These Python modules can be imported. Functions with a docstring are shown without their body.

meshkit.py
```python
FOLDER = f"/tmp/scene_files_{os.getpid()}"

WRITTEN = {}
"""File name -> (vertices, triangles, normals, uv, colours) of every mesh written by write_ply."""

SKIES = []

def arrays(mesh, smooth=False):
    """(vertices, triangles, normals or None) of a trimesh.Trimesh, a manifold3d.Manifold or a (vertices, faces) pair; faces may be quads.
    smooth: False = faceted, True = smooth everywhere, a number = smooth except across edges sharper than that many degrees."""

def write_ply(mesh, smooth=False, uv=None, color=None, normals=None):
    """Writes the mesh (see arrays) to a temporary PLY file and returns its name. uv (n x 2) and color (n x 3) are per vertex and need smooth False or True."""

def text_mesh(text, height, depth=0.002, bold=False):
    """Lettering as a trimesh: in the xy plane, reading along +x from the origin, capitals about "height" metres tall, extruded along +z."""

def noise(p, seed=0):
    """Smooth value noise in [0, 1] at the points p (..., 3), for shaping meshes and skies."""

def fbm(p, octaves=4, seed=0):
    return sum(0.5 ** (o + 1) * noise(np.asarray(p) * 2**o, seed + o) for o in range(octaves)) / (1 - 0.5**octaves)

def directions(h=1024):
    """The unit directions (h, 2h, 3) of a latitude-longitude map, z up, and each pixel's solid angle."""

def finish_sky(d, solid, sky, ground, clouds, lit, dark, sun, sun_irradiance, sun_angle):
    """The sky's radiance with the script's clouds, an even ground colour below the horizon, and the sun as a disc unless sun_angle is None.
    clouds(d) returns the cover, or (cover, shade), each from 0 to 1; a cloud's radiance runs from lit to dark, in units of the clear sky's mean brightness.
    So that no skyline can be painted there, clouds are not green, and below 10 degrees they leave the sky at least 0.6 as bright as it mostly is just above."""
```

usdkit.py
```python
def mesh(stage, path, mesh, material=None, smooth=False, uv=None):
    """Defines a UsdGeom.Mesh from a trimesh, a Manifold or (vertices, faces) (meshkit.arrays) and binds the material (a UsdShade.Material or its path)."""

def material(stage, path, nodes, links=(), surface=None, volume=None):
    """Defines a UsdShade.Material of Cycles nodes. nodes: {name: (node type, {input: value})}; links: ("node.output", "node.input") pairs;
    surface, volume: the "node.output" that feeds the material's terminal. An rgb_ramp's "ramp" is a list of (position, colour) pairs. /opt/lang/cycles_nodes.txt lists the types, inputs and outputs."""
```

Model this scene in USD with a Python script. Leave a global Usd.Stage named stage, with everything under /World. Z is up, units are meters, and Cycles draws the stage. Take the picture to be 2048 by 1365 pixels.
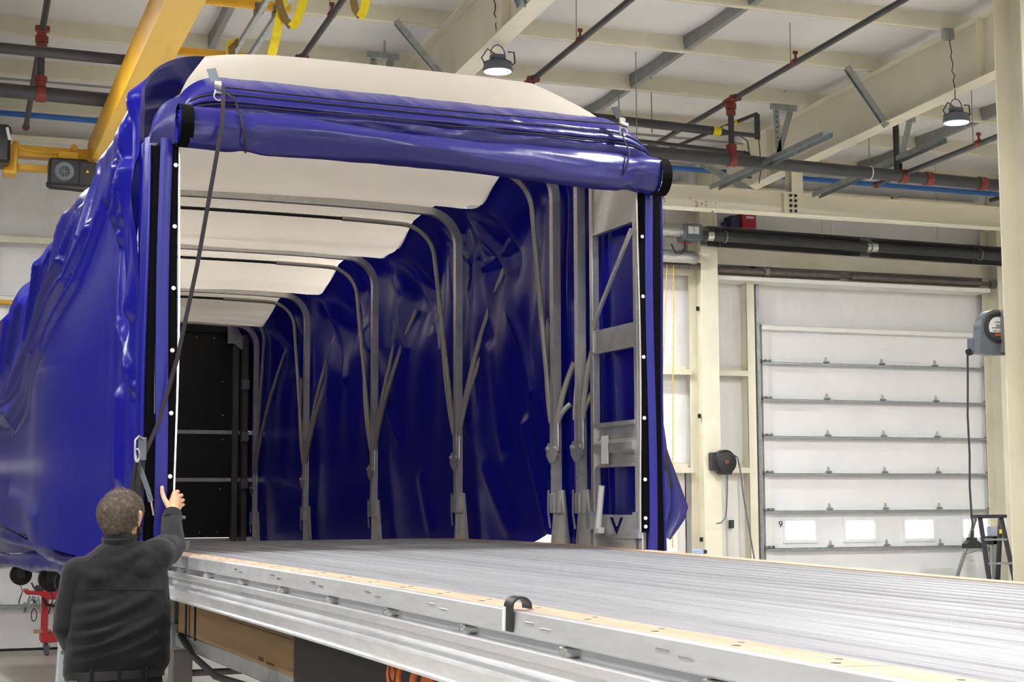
"""A tarp-covered flatbed trailer being opened by a worker in a bright steel workshop."""
import math, random
import numpy as np
import trimesh, usdkit, meshkit
import shapely.geometry as sg
from scipy.interpolate import PchipInterpolator
from pxr import Usd, UsdGeom, UsdLux, UsdShade, Gf, Sdf
from math import sin, cos, pi, radians

stage = Usd.Stage.CreateInMemory()
UsdGeom.SetStageUpAxis(stage, 'Z')
UsdGeom.SetStageMetersPerUnit(stage, 1.0)
UsdGeom.Xform.Define(stage, '/World')
UsdGeom.Scope.Define(stage, '/World/Looks')

# ---------------------------------------------------------------- camera, sky, exposure
# World: x runs along the back wall, y towards it, z up.  The lens is a 55 mm on a 36 mm sensor at eye height.
EYE, YAW, PITCH, ROLL = 1.767, radians(19.56), radians(5.82), .0035
EXPOSURE = 0.0
LAMP_POWER = 1500.0          # emission of the lamps' diffusers
SKY_POWER = 5.0            # overcast daylight outside the door windows
cam_f = np.array([sin(YAW) * cos(PITCH), cos(YAW) * cos(PITCH), sin(PITCH)])
cam_r0 = np.array([cos(YAW), -sin(YAW), 0.0])
cam_u0 = np.cross(cam_r0, cam_f)
cam_r = cam_r0 - ROLL * cam_u0
cam_u = cam_u0 + ROLL * cam_r0
cam_r /= np.linalg.norm(cam_r)
cam_u /= np.linalg.norm(cam_u)
camera = UsdGeom.Camera.Define(stage, '/World/camera')
camera.CreateHorizontalApertureAttr(36.0)
camera.CreateVerticalApertureAttr(24.0)
camera.CreateFocalLengthAttr(36.0 * 3120 / 2048)
camera.CreateExposureAttr(EXPOSURE)
camera.CreateClippingRangeAttr(Gf.Vec2f(.05, 500))
_m = np.eye(4)
_m[0, :3], _m[1, :3], _m[2, :3], _m[3, :3] = cam_r, cam_u, -cam_f, (0, 0, EYE)
UsdGeom.Xformable(camera).AddTransformOp().Set(Gf.Matrix4d(*_m.ravel().tolist()))

sky = UsdLux.DomeLight.Define(stage, '/World/sky')
sky.CreateColorAttr(Gf.Vec3f(.93, .96, 1.0))
sky.CreateIntensityAttr(SKY_POWER)

# ---------------------------------------------------------------- frames
TURN = radians(3.11)        # the trailer stands 3.11 degrees off the building's axes
RT = np.array([[cos(TURN), -sin(TURN), 0], [sin(TURN), cos(TURN), 0], [0, 0, 1.0]])


def to_world(p, frame='B'):
    p = np.asarray(p, float)
    if frame == 'H':            # the heater group hangs this far from where its parts are measured
        return p + np.array([.40, .80, .15])
    return p @ RT.T if frame == 'T' else p


# ---------------------------------------------------------------- mesh building
_SGN = np.array([[sx, sy, sz] for sx in (-1, 1) for sy in (-1, 1) for sz in (-1, 1)], float)
_CH = []
for s_ in _SGN:
    for a_ in range(3):
        q_ = s_.copy() * 1.0
        _CH.append((s_, a_))
_chp = np.array([[s[i] * (1.0 if i != a else .8) * (1 if i == a else 1) for i in range(3)] for s, a in _CH])
_chp = np.array([[s[i] * (1.0 if i == a else .8) for i in range(3)] for s, a in _CH])
_CHF = np.asarray(trimesh.convex.convex_hull(_chp).faces)
_h = trimesh.convex.convex_hull(_chp)
_order = [int(np.argmin(np.linalg.norm(_chp - v, axis=1))) for v in _h.vertices]
_CHF = np.array([[_order[i] for i in f] for f in _h.faces])
_BOXF = np.array([[0, 1, 3], [0, 3, 2], [4, 6, 7], [4, 7, 5], [0, 4, 5], [0, 5, 1], [2, 3, 7], [2, 7, 6], [0, 2, 6], [0, 6, 4], [1, 5, 7], [1, 7, 3]])


def unit(v):
    v = np.asarray(v, float)
    return v / max(np.linalg.norm(v), 1e-12)


def perp(d):
    a = np.cross(d, [0, 0, 1.0])
    if np.linalg.norm(a) < 1e-3:
        a = np.cross(d, [1.0, 0, 0])
    a = unit(a)
    return a, np.cross(a, d)


class MB:
    """Collects shapes of one mesh."""

    def __init__(self):
        self.v, self.f, self.n = [], [], 0

    def add(self, v, f):
        v = np.asarray(v, float).reshape(-1, 3)
        f = np.asarray(f, int)
        if f.shape[1] == 4:
            f = np.vstack([f[:, [0, 1, 2]], f[:, [0, 2, 3]]])
        self.v.append(v)
        self.f.append(f + self.n)
        self.n += len(v)
        return self

    def mesh(self, m):
        return self.add(m.vertices, m.faces)

    def obox(self, c, ex, ey, ez, ch=0.0):
        """Box about c with half-edge vectors ex, ey, ez; ch = chamfer in metres."""
        c, E = np.asarray(c, float), np.array([ex, ey, ez], float)
        if np.linalg.det(E) < 0:
            E[2] *= -1
        if ch <= 0:
            return self.add(c + _SGN @ E, _BOXF)
        L = np.linalg.norm(E, axis=1)
        k = np.clip(1 - ch / L, .05, 1)
        p = np.array([[s[i] * (1.0 if i == a else k[i]) for i in range(3)] for s, a in _CH])
        return self.add(c + p @ E, _CHF)

    def box(self, x0, x1, y0, y1, z0, z1, ch=0.0):
        return self.obox([(x0 + x1) / 2, (y0 + y1) / 2, (z0 + z1) / 2], [(x1 - x0) / 2, 0, 0], [0, (y1 - y0) / 2, 0], [0, 0, (z1 - z0) / 2], ch)

    def beam(self, p0, p1, w, h, up=(0, 0, 1), ch=0.0):
        """Bar from p0 to p1, w wide across, h tall along up."""
        p0, p1 = np.asarray(p0, float), np.asarray(p1, float)
        d = unit(p1 - p0)
        a = unit(np.cross(d, up))
        b = np.cross(a, d)
        return self.obox((p0 + p1) / 2, (p1 - p0) / 2, a * w / 2, b * h / 2, ch)

    def cyl(self, p0, p1, r, r1=None, n=14, cap=True):
        p0, p1 = np.asarray(p0, float), np.asarray(p1, float)
        r1 = r if r1 is None else r1
        a, b = perp(unit(p1 - p0))
        t = np.arange(n) * 2 * pi / n
        ring = np.cos(t)[:, None] * a + np.sin(t)[:, None] * b
        v = np.vstack([p0 + ring * r, p1 + ring * r1])
        i = np.arange(n)
        j = (i + 1) % n
        f = np.vstack([np.stack([i, j, j + n], 1), np.stack([i, j + n, i + n], 1)])
        if cap:
            v = np.vstack([v, p0, p1])
            f = np.vstack([f, np.stack([np.full(n, 2 * n), j, i], 1), np.stack([np.full(n, 2 * n + 1), i + n, j + n], 1)])
        return self.add(v, f[:, ::-1])

    def tube(self, path, r, n=8, section=None, up=None):
        """Sweep of a circle (or of a closed section of (a, b) offsets) along a polyline, ends capped."""
        p = np.asarray(path, float)
        m = len(p)
        t = np.gradient(p, axis=0)
        t /= np.linalg.norm(t, axis=1, keepdims=True) + 1e-12
        a = np.zeros_like(p)
        a0 = perp(t[0])[0] if up is None else unit(np.cross(t[0], up))
        for i in range(m):
            if up is not None:
                q = np.cross(t[i], up)
                a0 = unit(q) if np.linalg.norm(q) > .05 else a0
            a0 = unit(a0 - t[i] * (a0 @ t[i]))
            a[i] = a0
        b = np.cross(a, t)
        if section is None:
            ang = np.arange(n) * 2 * pi / n
            section = np.stack([np.cos(ang), np.sin(ang)], 1)
            rr = np.broadcast_to(np.asarray(r, float), (m,))
        else:
            section = np.asarray(section, float)
            n = len(section)
            rr = np.broadcast_to(np.asarray(1.0 if r is None else r, float), (m,))
        v = p[:, None] + rr[:, None, None] * (section[None, :, :1] * a[:, None] + section[None, :, 1:] * b[:, None])
        i, j = np.meshgrid(np.arange(m - 1), np.arange(n), indexing='ij')
        k = (j + 1) % n
        q = np.stack([i * n + j, i * n + k, (i + 1) * n + k, (i + 1) * n + j], -1).reshape(-1, 4)
        f = np.vstack([q[:, [0, 1, 2]], q[:, [0, 2, 3]]])
        v = np.vstack([v.reshape(-1, 3), p[0], p[-1]])
        jj = np.arange(n)
        kk = (jj + 1) % n
        f = np.vstack([f, np.stack([np.full(n, m * n), kk, jj], 1), np.stack([np.full(n, m * n + 1), (m - 1) * n + jj, (m - 1) * n + kk], 1)])
        area = .5 * np.sum(section[:, 0] * np.roll(section[:, 1], -1) - np.roll(section[:, 0], -1) * section[:, 1])
        return self.add(v, f if area < 0 else f[:, ::-1])

    def strap(self, path, w, t, up=(0, 0, 1)):
        """Flat webbing along a path: w across (along path x up), t thick."""
        return self.tube(path, None, section=[(-w / 2, -t / 2), (w / 2, -t / 2), (w / 2, t / 2), (-w / 2, t / 2)], up=up)

    def extr(self, poly, fn, t0, t1, holes=()):
        """Polygon (a, b) extruded from t0 to t1; fn(a, b, t) -> xyz."""
        P = poly if isinstance(poly, (sg.Polygon, sg.MultiPolygon)) else sg.Polygon(poly, holes)
        for g in getattr(P, 'geoms', [P]):
            m = trimesh.creation.extrude_polygon(g, 1.0, engine='earcut')
            v = np.array(m.vertices)
            w = np.stack(fn(v[:, 0], v[:, 1], t0 + (t1 - t0) * v[:, 2]), 1)
            fl = np.array(m.faces)
            mm = trimesh.Trimesh(w, fl, process=False)
            if mm.volume < 0:
                fl = fl[:, ::-1]
            self.add(w, fl)
        return self

    def lathe(self, prof, c, axis=(0, 0, 1), n=24):
        """Profile of (r, h) turned about the axis through c."""
        ax = unit(axis)
        a, b = perp(ax)
        t = np.arange(n) * 2 * pi / n
        ring = np.cos(t)[:, None] * a + np.sin(t)[:, None] * b
        v = np.vstack([np.asarray(c, float) + ring * max(r, 1e-4) + ax * h for r, h in prof])
        m = len(prof)
        i, j = np.meshgrid(np.arange(m - 1), np.arange(n), indexing='ij')
        k = (j + 1) % n
        q = np.stack([i * n + j, i * n + k, (i + 1) * n + k, (i + 1) * n + j], -1).reshape(-1, 4)
        f = np.vstack([q[:, [0, 1, 2]], q[:, [0, 2, 3]]])
        mm = trimesh.Trimesh(v, f, process=False)
        return self.add(v, f if mm.volume >= 0 else f[:, ::-1])

    def grid(self, P, flip=False):
        P = np.asarray(P, float)
        m, n = P.shape[:2]
        i, j = np.meshgrid(np.arange(m - 1), np.arange(n - 1), indexing='ij')
        q = np.stack([i * n + j, i * n + j + 1, (i + 1) * n + j + 1, (i + 1) * n + j], -1).reshape(-1, 4)
        return self.add(P.reshape(-1, 3), q[:, ::-1] if flip else q)

    def sweep(self, sec, stations, closed=True):
        """Sections of the same point count at each station: sec(i) -> (n, 3); skinned and capped by fans."""
        S = np.array([sec(s) for s in stations])
        m, n = S.shape[:2]
        i, j = np.meshgrid(np.arange(m - 1), np.arange(n), indexing='ij')
        k = (j + 1) % n
        q = np.stack([i * n + j, i * n + k, (i + 1) * n + k, (i + 1) * n + j], -1).reshape(-1, 4)
        f = np.vstack([q[:, [0, 1, 2]], q[:, [0, 2, 3]]])
        return self.add(S.reshape(-1, 3), f)

    def caps(self, sec, stations, poly):
        """Flat end caps of a sweep, from a triangulated section outline."""
        v2, tri = trimesh.creation.triangulate_polygon(sg.Polygon(poly), engine='earcut')
        return v2, tri

    def text(self, s, h, fn, depth=.002, bold=False):
        m = meshkit.text_mesh(s, h, depth, bold)
        v = np.array(m.vertices)
        return self.add(np.stack(fn(v[:, 0], v[:, 1], v[:, 2]), 1), m.faces)

    def moved(self, d):
        o = MB()
        for v, f in zip(self.v, self.f):
            o.v.append(v + np.asarray(d, float))
            o.f.append(f)
        o.n = self.n
        return o

    def arrays(self):
        return np.vstack(self.v), np.vstack(self.f)


# ---------------------------------------------------------------- prims
_used = {}


def numbered(parent, name):
    k = (parent, name)
    n = _used.get(k, 0)
    _used[k] = n + 1
    return f'{parent}/{name}' + (f'_{n:03d}' if n else '')


class Node:
    def __init__(self, path, base, turn, frame):
        self.path, self.base, self.turn, self.frame = path, np.asarray(base, float), turn, frame
        self.prim = stage.GetPrimAtPath(path)

    def local(self, v):
        """Build coordinates (of the node's frame) to the prim's own."""
        w = to_world(v, self.frame) - self.base
        c, s = cos(-self.turn), sin(-self.turn)
        return np.stack([w[:, 0] * c - w[:, 1] * s, w[:, 0] * s + w[:, 1] * c, w[:, 2]], 1)


def note(prim, label=None, cat=None, group=None, kind=None):
    for k, v in (('label', label), ('category', cat), ('group', group), ('kind', kind)):
        if v:
            prim.SetCustomDataByKey(k, v)


def _place(x, base, turn):
    x.AddTranslateOp().Set(Gf.Vec3d(*map(float, base)))
    if turn:
        x.AddRotateZOp().Set(math.degrees(turn))


def thing(name, label, cat, base, frame='B', group=None, kind=None, turn=None):
    """A thing: an Xform at its base (given in its frame), whose children are its parts."""
    path = numbered('/World', name)
    b = to_world(base, frame)
    turn = (TURN if frame == 'T' else 0.0) if turn is None else turn
    x = UsdGeom.Xform.Define(stage, path)
    _place(x, b, turn)
    note(x.GetPrim(), label, cat, group, kind)
    return Node(path, b, turn, frame)


def part(name, mb, material, parent, smooth=30, label=None, kind=None):
    """A part of a thing or a sub-part of a part; coordinates in the thing's frame."""
    v, f = mb.arrays() if isinstance(mb, MB) else mb
    path = numbered(parent.path, name)
    m = usdkit.mesh(stage, path, (parent.local(v), f), material, smooth=smooth)
    note(m.GetPrim(), label, None, None, kind)
    return Node(path, parent.base, parent.turn, parent.frame)


def solo(name, label, cat, mb, material, frame='B', group=None, kind=None, smooth=30, base=None):
    """A thing that is one mesh."""
    v, f = mb.arrays() if isinstance(mb, MB) else mb
    lo, hi = v.min(0), v.max(0)
    b0 = np.array([(lo[0] + hi[0]) / 2, (lo[1] + hi[1]) / 2, lo[2]]) if base is None else np.asarray(base, float)
    b = to_world(b0, frame)
    turn = TURN if frame == 'T' else 0.0
    path = numbered('/World', name)
    n = Node('/World', b, turn, frame)
    m = usdkit.mesh(stage, path, (n.local(v), f), material, smooth=smooth)
    _place(m, b, turn)
    note(m.GetPrim(), label, cat, group, kind)
    return Node(path, b, turn, frame)


def struct(name, mb, material, smooth=30):
    v, f = mb.arrays() if isinstance(mb, MB) else mb
    path = numbered('/World', name)
    m = usdkit.mesh(stage, path, (v, f), material, smooth=smooth)
    note(m.GetPrim(), None, None, None, 'structure')
    return Node(path, (0, 0, 0), 0.0, 'B')


def dup(node, base, label, frame='B', group=None, turn=None):
    """A copy of a thing with its parts."""
    was = node.prim.GetCustomData()
    name = node.path.split('/')[-1]
    path = numbered('/World', name)
    x = UsdGeom.Xform.Define(stage, path)
    p = x.GetPrim()
    p.GetReferences().AddInternalReference(node.path)
    x.ClearXformOpOrder()
    t = (TURN if frame == 'T' else 0.0) if turn is None else turn
    b = to_world(base, frame)
    for o in ('xformOp:translate', 'xformOp:rotateZ'):
        pass
    x.AddTranslateOp().Set(Gf.Vec3d(*map(float, b)))
    x.AddRotateZOp().Set(math.degrees(t))
    note(p, label, was.get('category'), group or was.get('group'))
    p.SetInstanceable(True)
    return Node(path, b, t, frame)


# ---------------------------------------------------------------- materials
def hx(s):
    c = np.array([int(s[i:i + 2], 16) for i in (1, 3, 5)]) / 255
    return tuple(np.where(c < .04045, c / 12.92, ((c + .055) / 1.055) ** 2.4))


_looks = {}


def M(name, color, rough=.5, metal=0.0, var=0.0, vs=4.0, stretch=(1, 1, 1), bump=0.0, bs=40.0, bstretch=(1, 1, 1), coat=0.0, spec=.5, rvar=0.0,
      sheen=0.0, translucent=None, color2=None, emit=0.0, aniso=0.0, bdetail=3.0, ramp=(.35, .65)):
    """Principled surface with noise-driven colour variation, roughness variation and bump."""
    c = hx(color) if isinstance(color, str) else color
    nodes = {'p': ('principled_bsdf', dict(roughness=rough, metallic=metal, coat_weight=coat, specular_ior_level=spec, sheen_weight=sheen, anisotropic=aniso,
                                         emission_strength=emit, emission_color=c, base_color=c))}
    links = []
    if var or color2 is not None or bump or rvar:
        nodes['g'] = ('geometry', {})
    if var or color2 is not None or rvar:
        nodes['m'] = ('mapping', dict(scale=stretch))
        nodes['n'] = ('noise_texture', dict(scale=vs, detail=5.0, roughness=.6))
        links += [('g.position', 'm.vector'), ('m.vector', 'n.vector')]
    if var or color2 is not None:
        c2 = (hx(color2) if isinstance(color2, str) else color2) if color2 is not None else tuple(max(0, x * (1 - var)) for x in c)
        c1 = c if color2 is not None else tuple(min(1, x * (1 + var * .6)) for x in c)
        nodes['r'] = ('rgb_ramp', dict(ramp=[(ramp[0], c1), (ramp[1], c2)]))
        links += [('n.fac', 'r.fac'), ('r.color', 'p.base_color')]
    if rvar:
        nodes['rr'] = ('map_range', dict(from_min=.3, from_max=.7, to_min=max(.02, rough - rvar), to_max=min(1, rough + rvar), clamp=True))
        links += [('n.fac', 'rr.value'), ('rr.result', 'p.roughness')]
    if bump:
        nodes['bm'] = ('mapping', dict(scale=bstretch))
        nodes['bn'] = ('noise_texture', dict(scale=bs, detail=bdetail))
        nodes['b'] = ('bump', dict(strength=1.0, distance=bump))
        links += [('g.position', 'bm.vector'), ('bm.vector', 'bn.vector'), ('bn.fac', 'b.height'), ('b.normal', 'p.normal')]
    surface = 'p.BSDF'
    if translucent:
        w, tc = translucent
        nodes['t'] = ('translucent_bsdf', dict(color=hx(tc) if isinstance(tc, str) else tc))
        nodes['x'] = ('mix_closure', dict(fac=w))
        links += [('p.BSDF', 'x.closure1'), ('t.BSDF', 'x.closure2')]
        surface = 'x.closure'
    return usdkit.material(stage, f'/World/Looks/{name}', nodes, links, surface=surface)


CREAM = M('cream_paint', '#e4dfc9', .45, var=.08, vs=1.5, bump=.0008, bs=30)
CREAMR = M('cream_paint_rusty', '#e2dcc6', .45, color2='#e2dcc6', bump=.0008, bs=30)
INSUL = M('white_insulation_facing', '#e6e5e5', .42, var=.05, vs=1.2, bump=.012, bs=5, bstretch=(1.0, .35, .35), bdetail=4)
LINER = M('white_liner_panel', '#eceae6', .4, var=.03, vs=3)
DOORW = M('white_door_panel', '#e9eaea', .42, var=.03, vs=2.0, bump=.0006, bs=60, bstretch=(1, 1, 12))
CONC = M('concrete_floor', '#c9c4ba', .35, color2='#a8a298', vs=.8, ramp=(.35, .75), rvar=.12, bump=.0006, bs=25)
GALV = M('galvanised_steel', '#a4abac', .42, .75, var=.18, vs=14, rvar=.1)
GALVD = M('grey_primed_steel', '#8f918f', .5, .25, var=.1, vs=6)
PIPE = M('black_pipe', '#3a3a3d', .45, var=.2, vs=5)
REDF = M('red_oxide_fitting', '#7d3028', .5, var=.15, vs=20)
YEL = M('yellow_crane_paint', '#d9a318', .42, color2='#b98612', vs=2.2, ramp=(.45, .8))
YEL2 = M('yellow_crane_paint_worn', '#e0b436', .42, color2='#a8802c', vs=2.5, stretch=(1, .25, 1), ramp=(.55, .85))
BLUEP = M('blue_air_pipe', '#2b66b4', .4, var=.1)
BLACKP = M('black_plastic', '#232426', .45, var=.1, vs=20)
GREYP = M('slate_grey_plastic', '#5d666d', .45, var=.08, vs=10)
RUBBER = M('black_rubber', '#1b1b1c', .7)
WHITEP = M('white_plastic', '#e8e8e6', .4)
REDPL = M('red_plastic', '#c8323c', .42, var=.08, vs=6)
REDB = M('crimson_box_paint', '#a82040', .4)
DSHAFT = M('dark_spring_steel', '#6e6661', .5, .4, var=.2, vs=20)
FOIL = M('foil_duct', '#c9cacb', .22, .95, bump=.01, bs=45, bdetail=5)
CHROME = M('bright_zinc', '#d6d6d4', .22, .95, var=.1, vs=30)
WHITEM = M('white_metal', '#f0f0ee', .35)
YELSL = M('yellow_sling_webbing', '#e8d21c', .7, var=.12, vs=30, bump=.001, bs=300)
BRNSL = M('brown_sling_webbing', '#7d6438', .75, var=.15, vs=30)
ORANGE = M('orange_strap', '#d9692a', .55, var=.1, vs=15)
LABELM = M('label_paper', '#dcdcdc', .5)
INK = M('dark_ink', '#2a2a2c', .6)
ORLOGO = M('orange_red_print', '#c8553c', .5)
LAMPM = usdkit.material(stage, '/World/Looks/lamp_diffuser', {'e': ('emission', dict(color=(1.0, .995, .985), strength=LAMP_POWER))}, surface='e.emission')
GLASS = usdkit.material(stage, '/World/Looks/window_glass', {'t': ('transparent_bsdf', dict(color=(.95, .97, .97))), 'g': ('glossy_bsdf', dict(roughness=.02)), 'f': ('fresnel', dict(IOR=1.5)),
                        'x': ('mix_closure', {})}, [('f.fac', 'x.fac'), ('t.BSDF', 'x.closure1'), ('g.BSDF', 'x.closure2')], surface='x.closure')
SNOW = M('pale_yard_ground', '#f2f3f5', .9)
ROOFSKIN = M('roof_outer_sheet', '#b8b8b6', .5)
# ================================================================ the building
WALL = 19.75                # inner face of the back wall
X0, X1, Y0 = -16.0, 22.0, -10.0


def roof_z(y):
    return 6.63 + .035 * (19.5 - y)


# floor: slabs with saw-cut joints every 4.88 m along x and 5 m along y
b = MB()
b.box(X0 - .3, X1 + .3, Y0 - .3, WALL + .3, -.25, -.012)
floor = struct('floor', b, CONC)
xs = [X0 - .3] + [4.86 + 4.88 * k for k in range(-4, 4)] + [X1 + .3]
ys = [Y0 - .3, -7.3, -2.3, 2.7, 7.7, 12.7, 17.6, WALL + .3]
for i in range(len(xs) - 1):
    for j in range(len(ys) - 1):
        part('concrete_slab', MB().box(xs[i] + .004, xs[i + 1] - .004, ys[j] + .004, ys[j + 1] - .004, -.014, 0, .003), CONC, floor)

D1 = (10.80, 14.62)         # right-hand door opening, x range
D2 = (.42, 4.30)            # left-hand door opening
DOOR_H = 4.22
b = MB()
for x0, x1 in ((X0 - .3, D2[0]), (D2[1], D1[0]), (D1[1], X1 + .3)):
    b.box(x0, x1, WALL + .02, WALL + .3, 0, 7.2)
for d in (D1, D2):
    b.box(d[0] - .06, d[0] + .03, WALL + .022, WALL + .1, 0, DOOR_H)
    b.box(d[1] - .03, d[1] + .06, WALL + .022, WALL + .1, 0, DOOR_H)
    b.box(d[0], d[1], WALL + .02, WALL + .3, DOOR_H - .04, 7.2)
wall_back = struct('wall_back', b, INSUL)
# vinyl-faced insulation blankets between the girts, each with a soft pillow and creases
GIRT = [2.20, 3.56, 4.95, 6.2]
rng = np.random.default_rng(5)


GREYW = M('dark_grey_reflection_tone', '#4e5054', .6, var=.06, vs=2)  # dark tone given to unseen walls so the blue vinyl reflects less light


def blanket(x0, x1, z0, z1, seed):
    nx, nz = max(4, int((x1 - x0) / .09)), max(5, int((z1 - z0) / .09))
    X, Z = np.meshgrid(np.linspace(x0, x1, nx), np.linspace(z0, z1, nz), indexing='ij')
    u, w = (X - x0) / (x1 - x0), (Z - z0) / (z1 - z0)
    p = np.stack([X * 2.4 - Z * .9, Z * .5, np.full_like(X, seed)], -1)
    cre = (meshkit.fbm(p * 2.0, 3, seed) - .5) * .05
    d = .03 * np.sin(pi * w) ** .5 * (np.sin(pi * np.clip(u, 0, 1)) ** .25) + cre * np.sin(pi * w)
    return MB().grid(np.stack([X, WALL + .015 - d, Z], -1), flip=False)


k = 0
for zz0, zz1 in zip([0.0] + GIRT, GIRT + [6.75]):
    edges = [X0, -12, -8.2, -4.4, -.02, D2[0]] if zz0 < DOOR_H - .3 else [X0, -12, -8.2, -4.4, -.02, 2.3, 4.86, 7.3, 9.7, 12.0, 14.6, 18, X1]
    segs = list(zip(edges[:-1], edges[1:]))
    if zz0 < DOOR_H - .3:
        segs += [(D2[1], 7.3), (7.3, 9.7), (9.7, D1[0]), (D1[1], 18), (18, X1)]
    for x0, x1 in segs:
        if zz0 < 1 and x1 > 4:
            continue
        k += 1
        if x1 - x0 > .3:
            part('insulation_blanket', blanket(x0, x1, zz0 + .02, zz1 - .02, k), INSUL if x1 > 0 or zz0 > 4.9 else GREYW, wall_back, smooth=True)  # blankets out of view at left darkened for the tarp's reflections
# over each door: the strip between the door head and the girt above is one blanket (already placed); ribbed liner panels below z = 2.17
def ribbed(x0, x1, z0, z1):
    xs_, ys_ = [], []
    x = x0
    while x < x1 - .02:
        for dx, dy in ((0, 0), (.07, 0), (.085, .03), (.115, .03), (.13, 0)):
            xs_.append(min(x + dx, x1)); ys_.append(dy)
        x += .2
    xs_.append(x1); ys_.append(0)
    P = np.array([[[a, WALL - .03 - d, z] for z in (z0, z1)] for a, d in zip(xs_, ys_)])
    return MB().grid(P, flip=True)


for x0, x1 in ((4.5, 7.3), (7.3, 9.55), (9.9, D1[0] - .32), (D1[1] + .3, 18.0)):
    part('liner_panel', ribbed(x0, x1, 0.0, 2.17), LINER, wall_back, smooth=False)
for z in GIRT:
    for x0, x1 in ((X0, D2[0] - .1), (D2[1] + .1, 9.6), (9.85, D1[0] - .28), (D1[1] + .25, X1)) if z < DOOR_H - .1 else ((X0, 4.7), (4.95, 9.6), (9.85, 14.5), (14.7, X1)):
        g = MB()
        yw = WALL - .02
        g.box(x0, x1, yw - .19, yw, z - .005, z + .005)
        g.box(x0, x1, yw - .196, yw - .186, z - .07, z + .005)
        g.box(x0, x1, yw - .01, yw, z, z + .06)
        part('girt', g, CREAM, wall_back)
struct('wall_left', MB().box(X0 - .3, X0, Y0 - .3, WALL + .3, 0, 8.2), GREYW)  # unseen wall, toned dark to dim reflections and fill
struct('wall_right', MB().box(X1, X1 + .3, Y0 - .3, WALL + .3, 0, 8.2), INSUL)
struct('wall_front', MB().box(X0 - .3, X1 + .3, Y0 - .3, Y0, 0, 8.2), INSUL)

# ceiling: insulation sheets draped over the purlins
PURL = [19.3 - 1.45 * k for k in range(21)]
ceil_mb = MB()
ceil_mb.extr([(Y0 - .3, roof_z(Y0 - .3) + .06), (WALL + .3, roof_z(WALL + .3) + .06), (WALL + .3, roof_z(WALL + .3) + .2), (Y0 - .3, roof_z(Y0 - .3) + .2)], lambda a, c, t: (t, a, c), X0 - .3, X1 + .3)
ceiling = struct('ceiling', ceil_mb, ROOFSKIN)
edges = [WALL] + PURL + [Y0]
for i in range(len(edges) - 1):
    ya, yb = edges[i + 1], edges[i]
    for xa, xb in ((X0, -4.9), (-4.9, 0), (0, 4.88), (4.88, 9.75), (9.75, 14.6), (14.6, X1)):
        nx, ny = int((xb - xa) / .22), 9
        X, Y = np.meshgrid(np.linspace(xa, xb, nx), np.linspace(ya, yb, ny), indexing='ij')
        w = (Y - ya) / (yb - ya)
        fold = (meshkit.fbm(np.stack([X * 1.6 + Y * 1.1, Y * .5, X * 0 + i], -1), 3, 11) - .5) * .05
        Z = roof_z(Y) - .012 - (.035 + fold) * np.sin(pi * w)
        part('insulation_sheet', MB().grid(np.stack([X, Y, Z], -1), flip=True), INSUL, ceiling, smooth=True)
for y in PURL:
    z = roof_z(y)
    prof = [(0, 0), (-.06, 0), (-.06, -.018), (-.054, -.018), (-.054, -.006), (-.006, -.006), (-.006, -.194), (.054, -.194), (.054, -.182), (.06, -.182), (.06, -.2), (0, -.2)]
    prof = [(-a, c) for a, c in prof]
    part('purlin', MB().extr(prof, lambda a, c, t, y=y, z=z: (t, y + a, z + c - .004), X0, X1), CREAM, ceiling)
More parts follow.
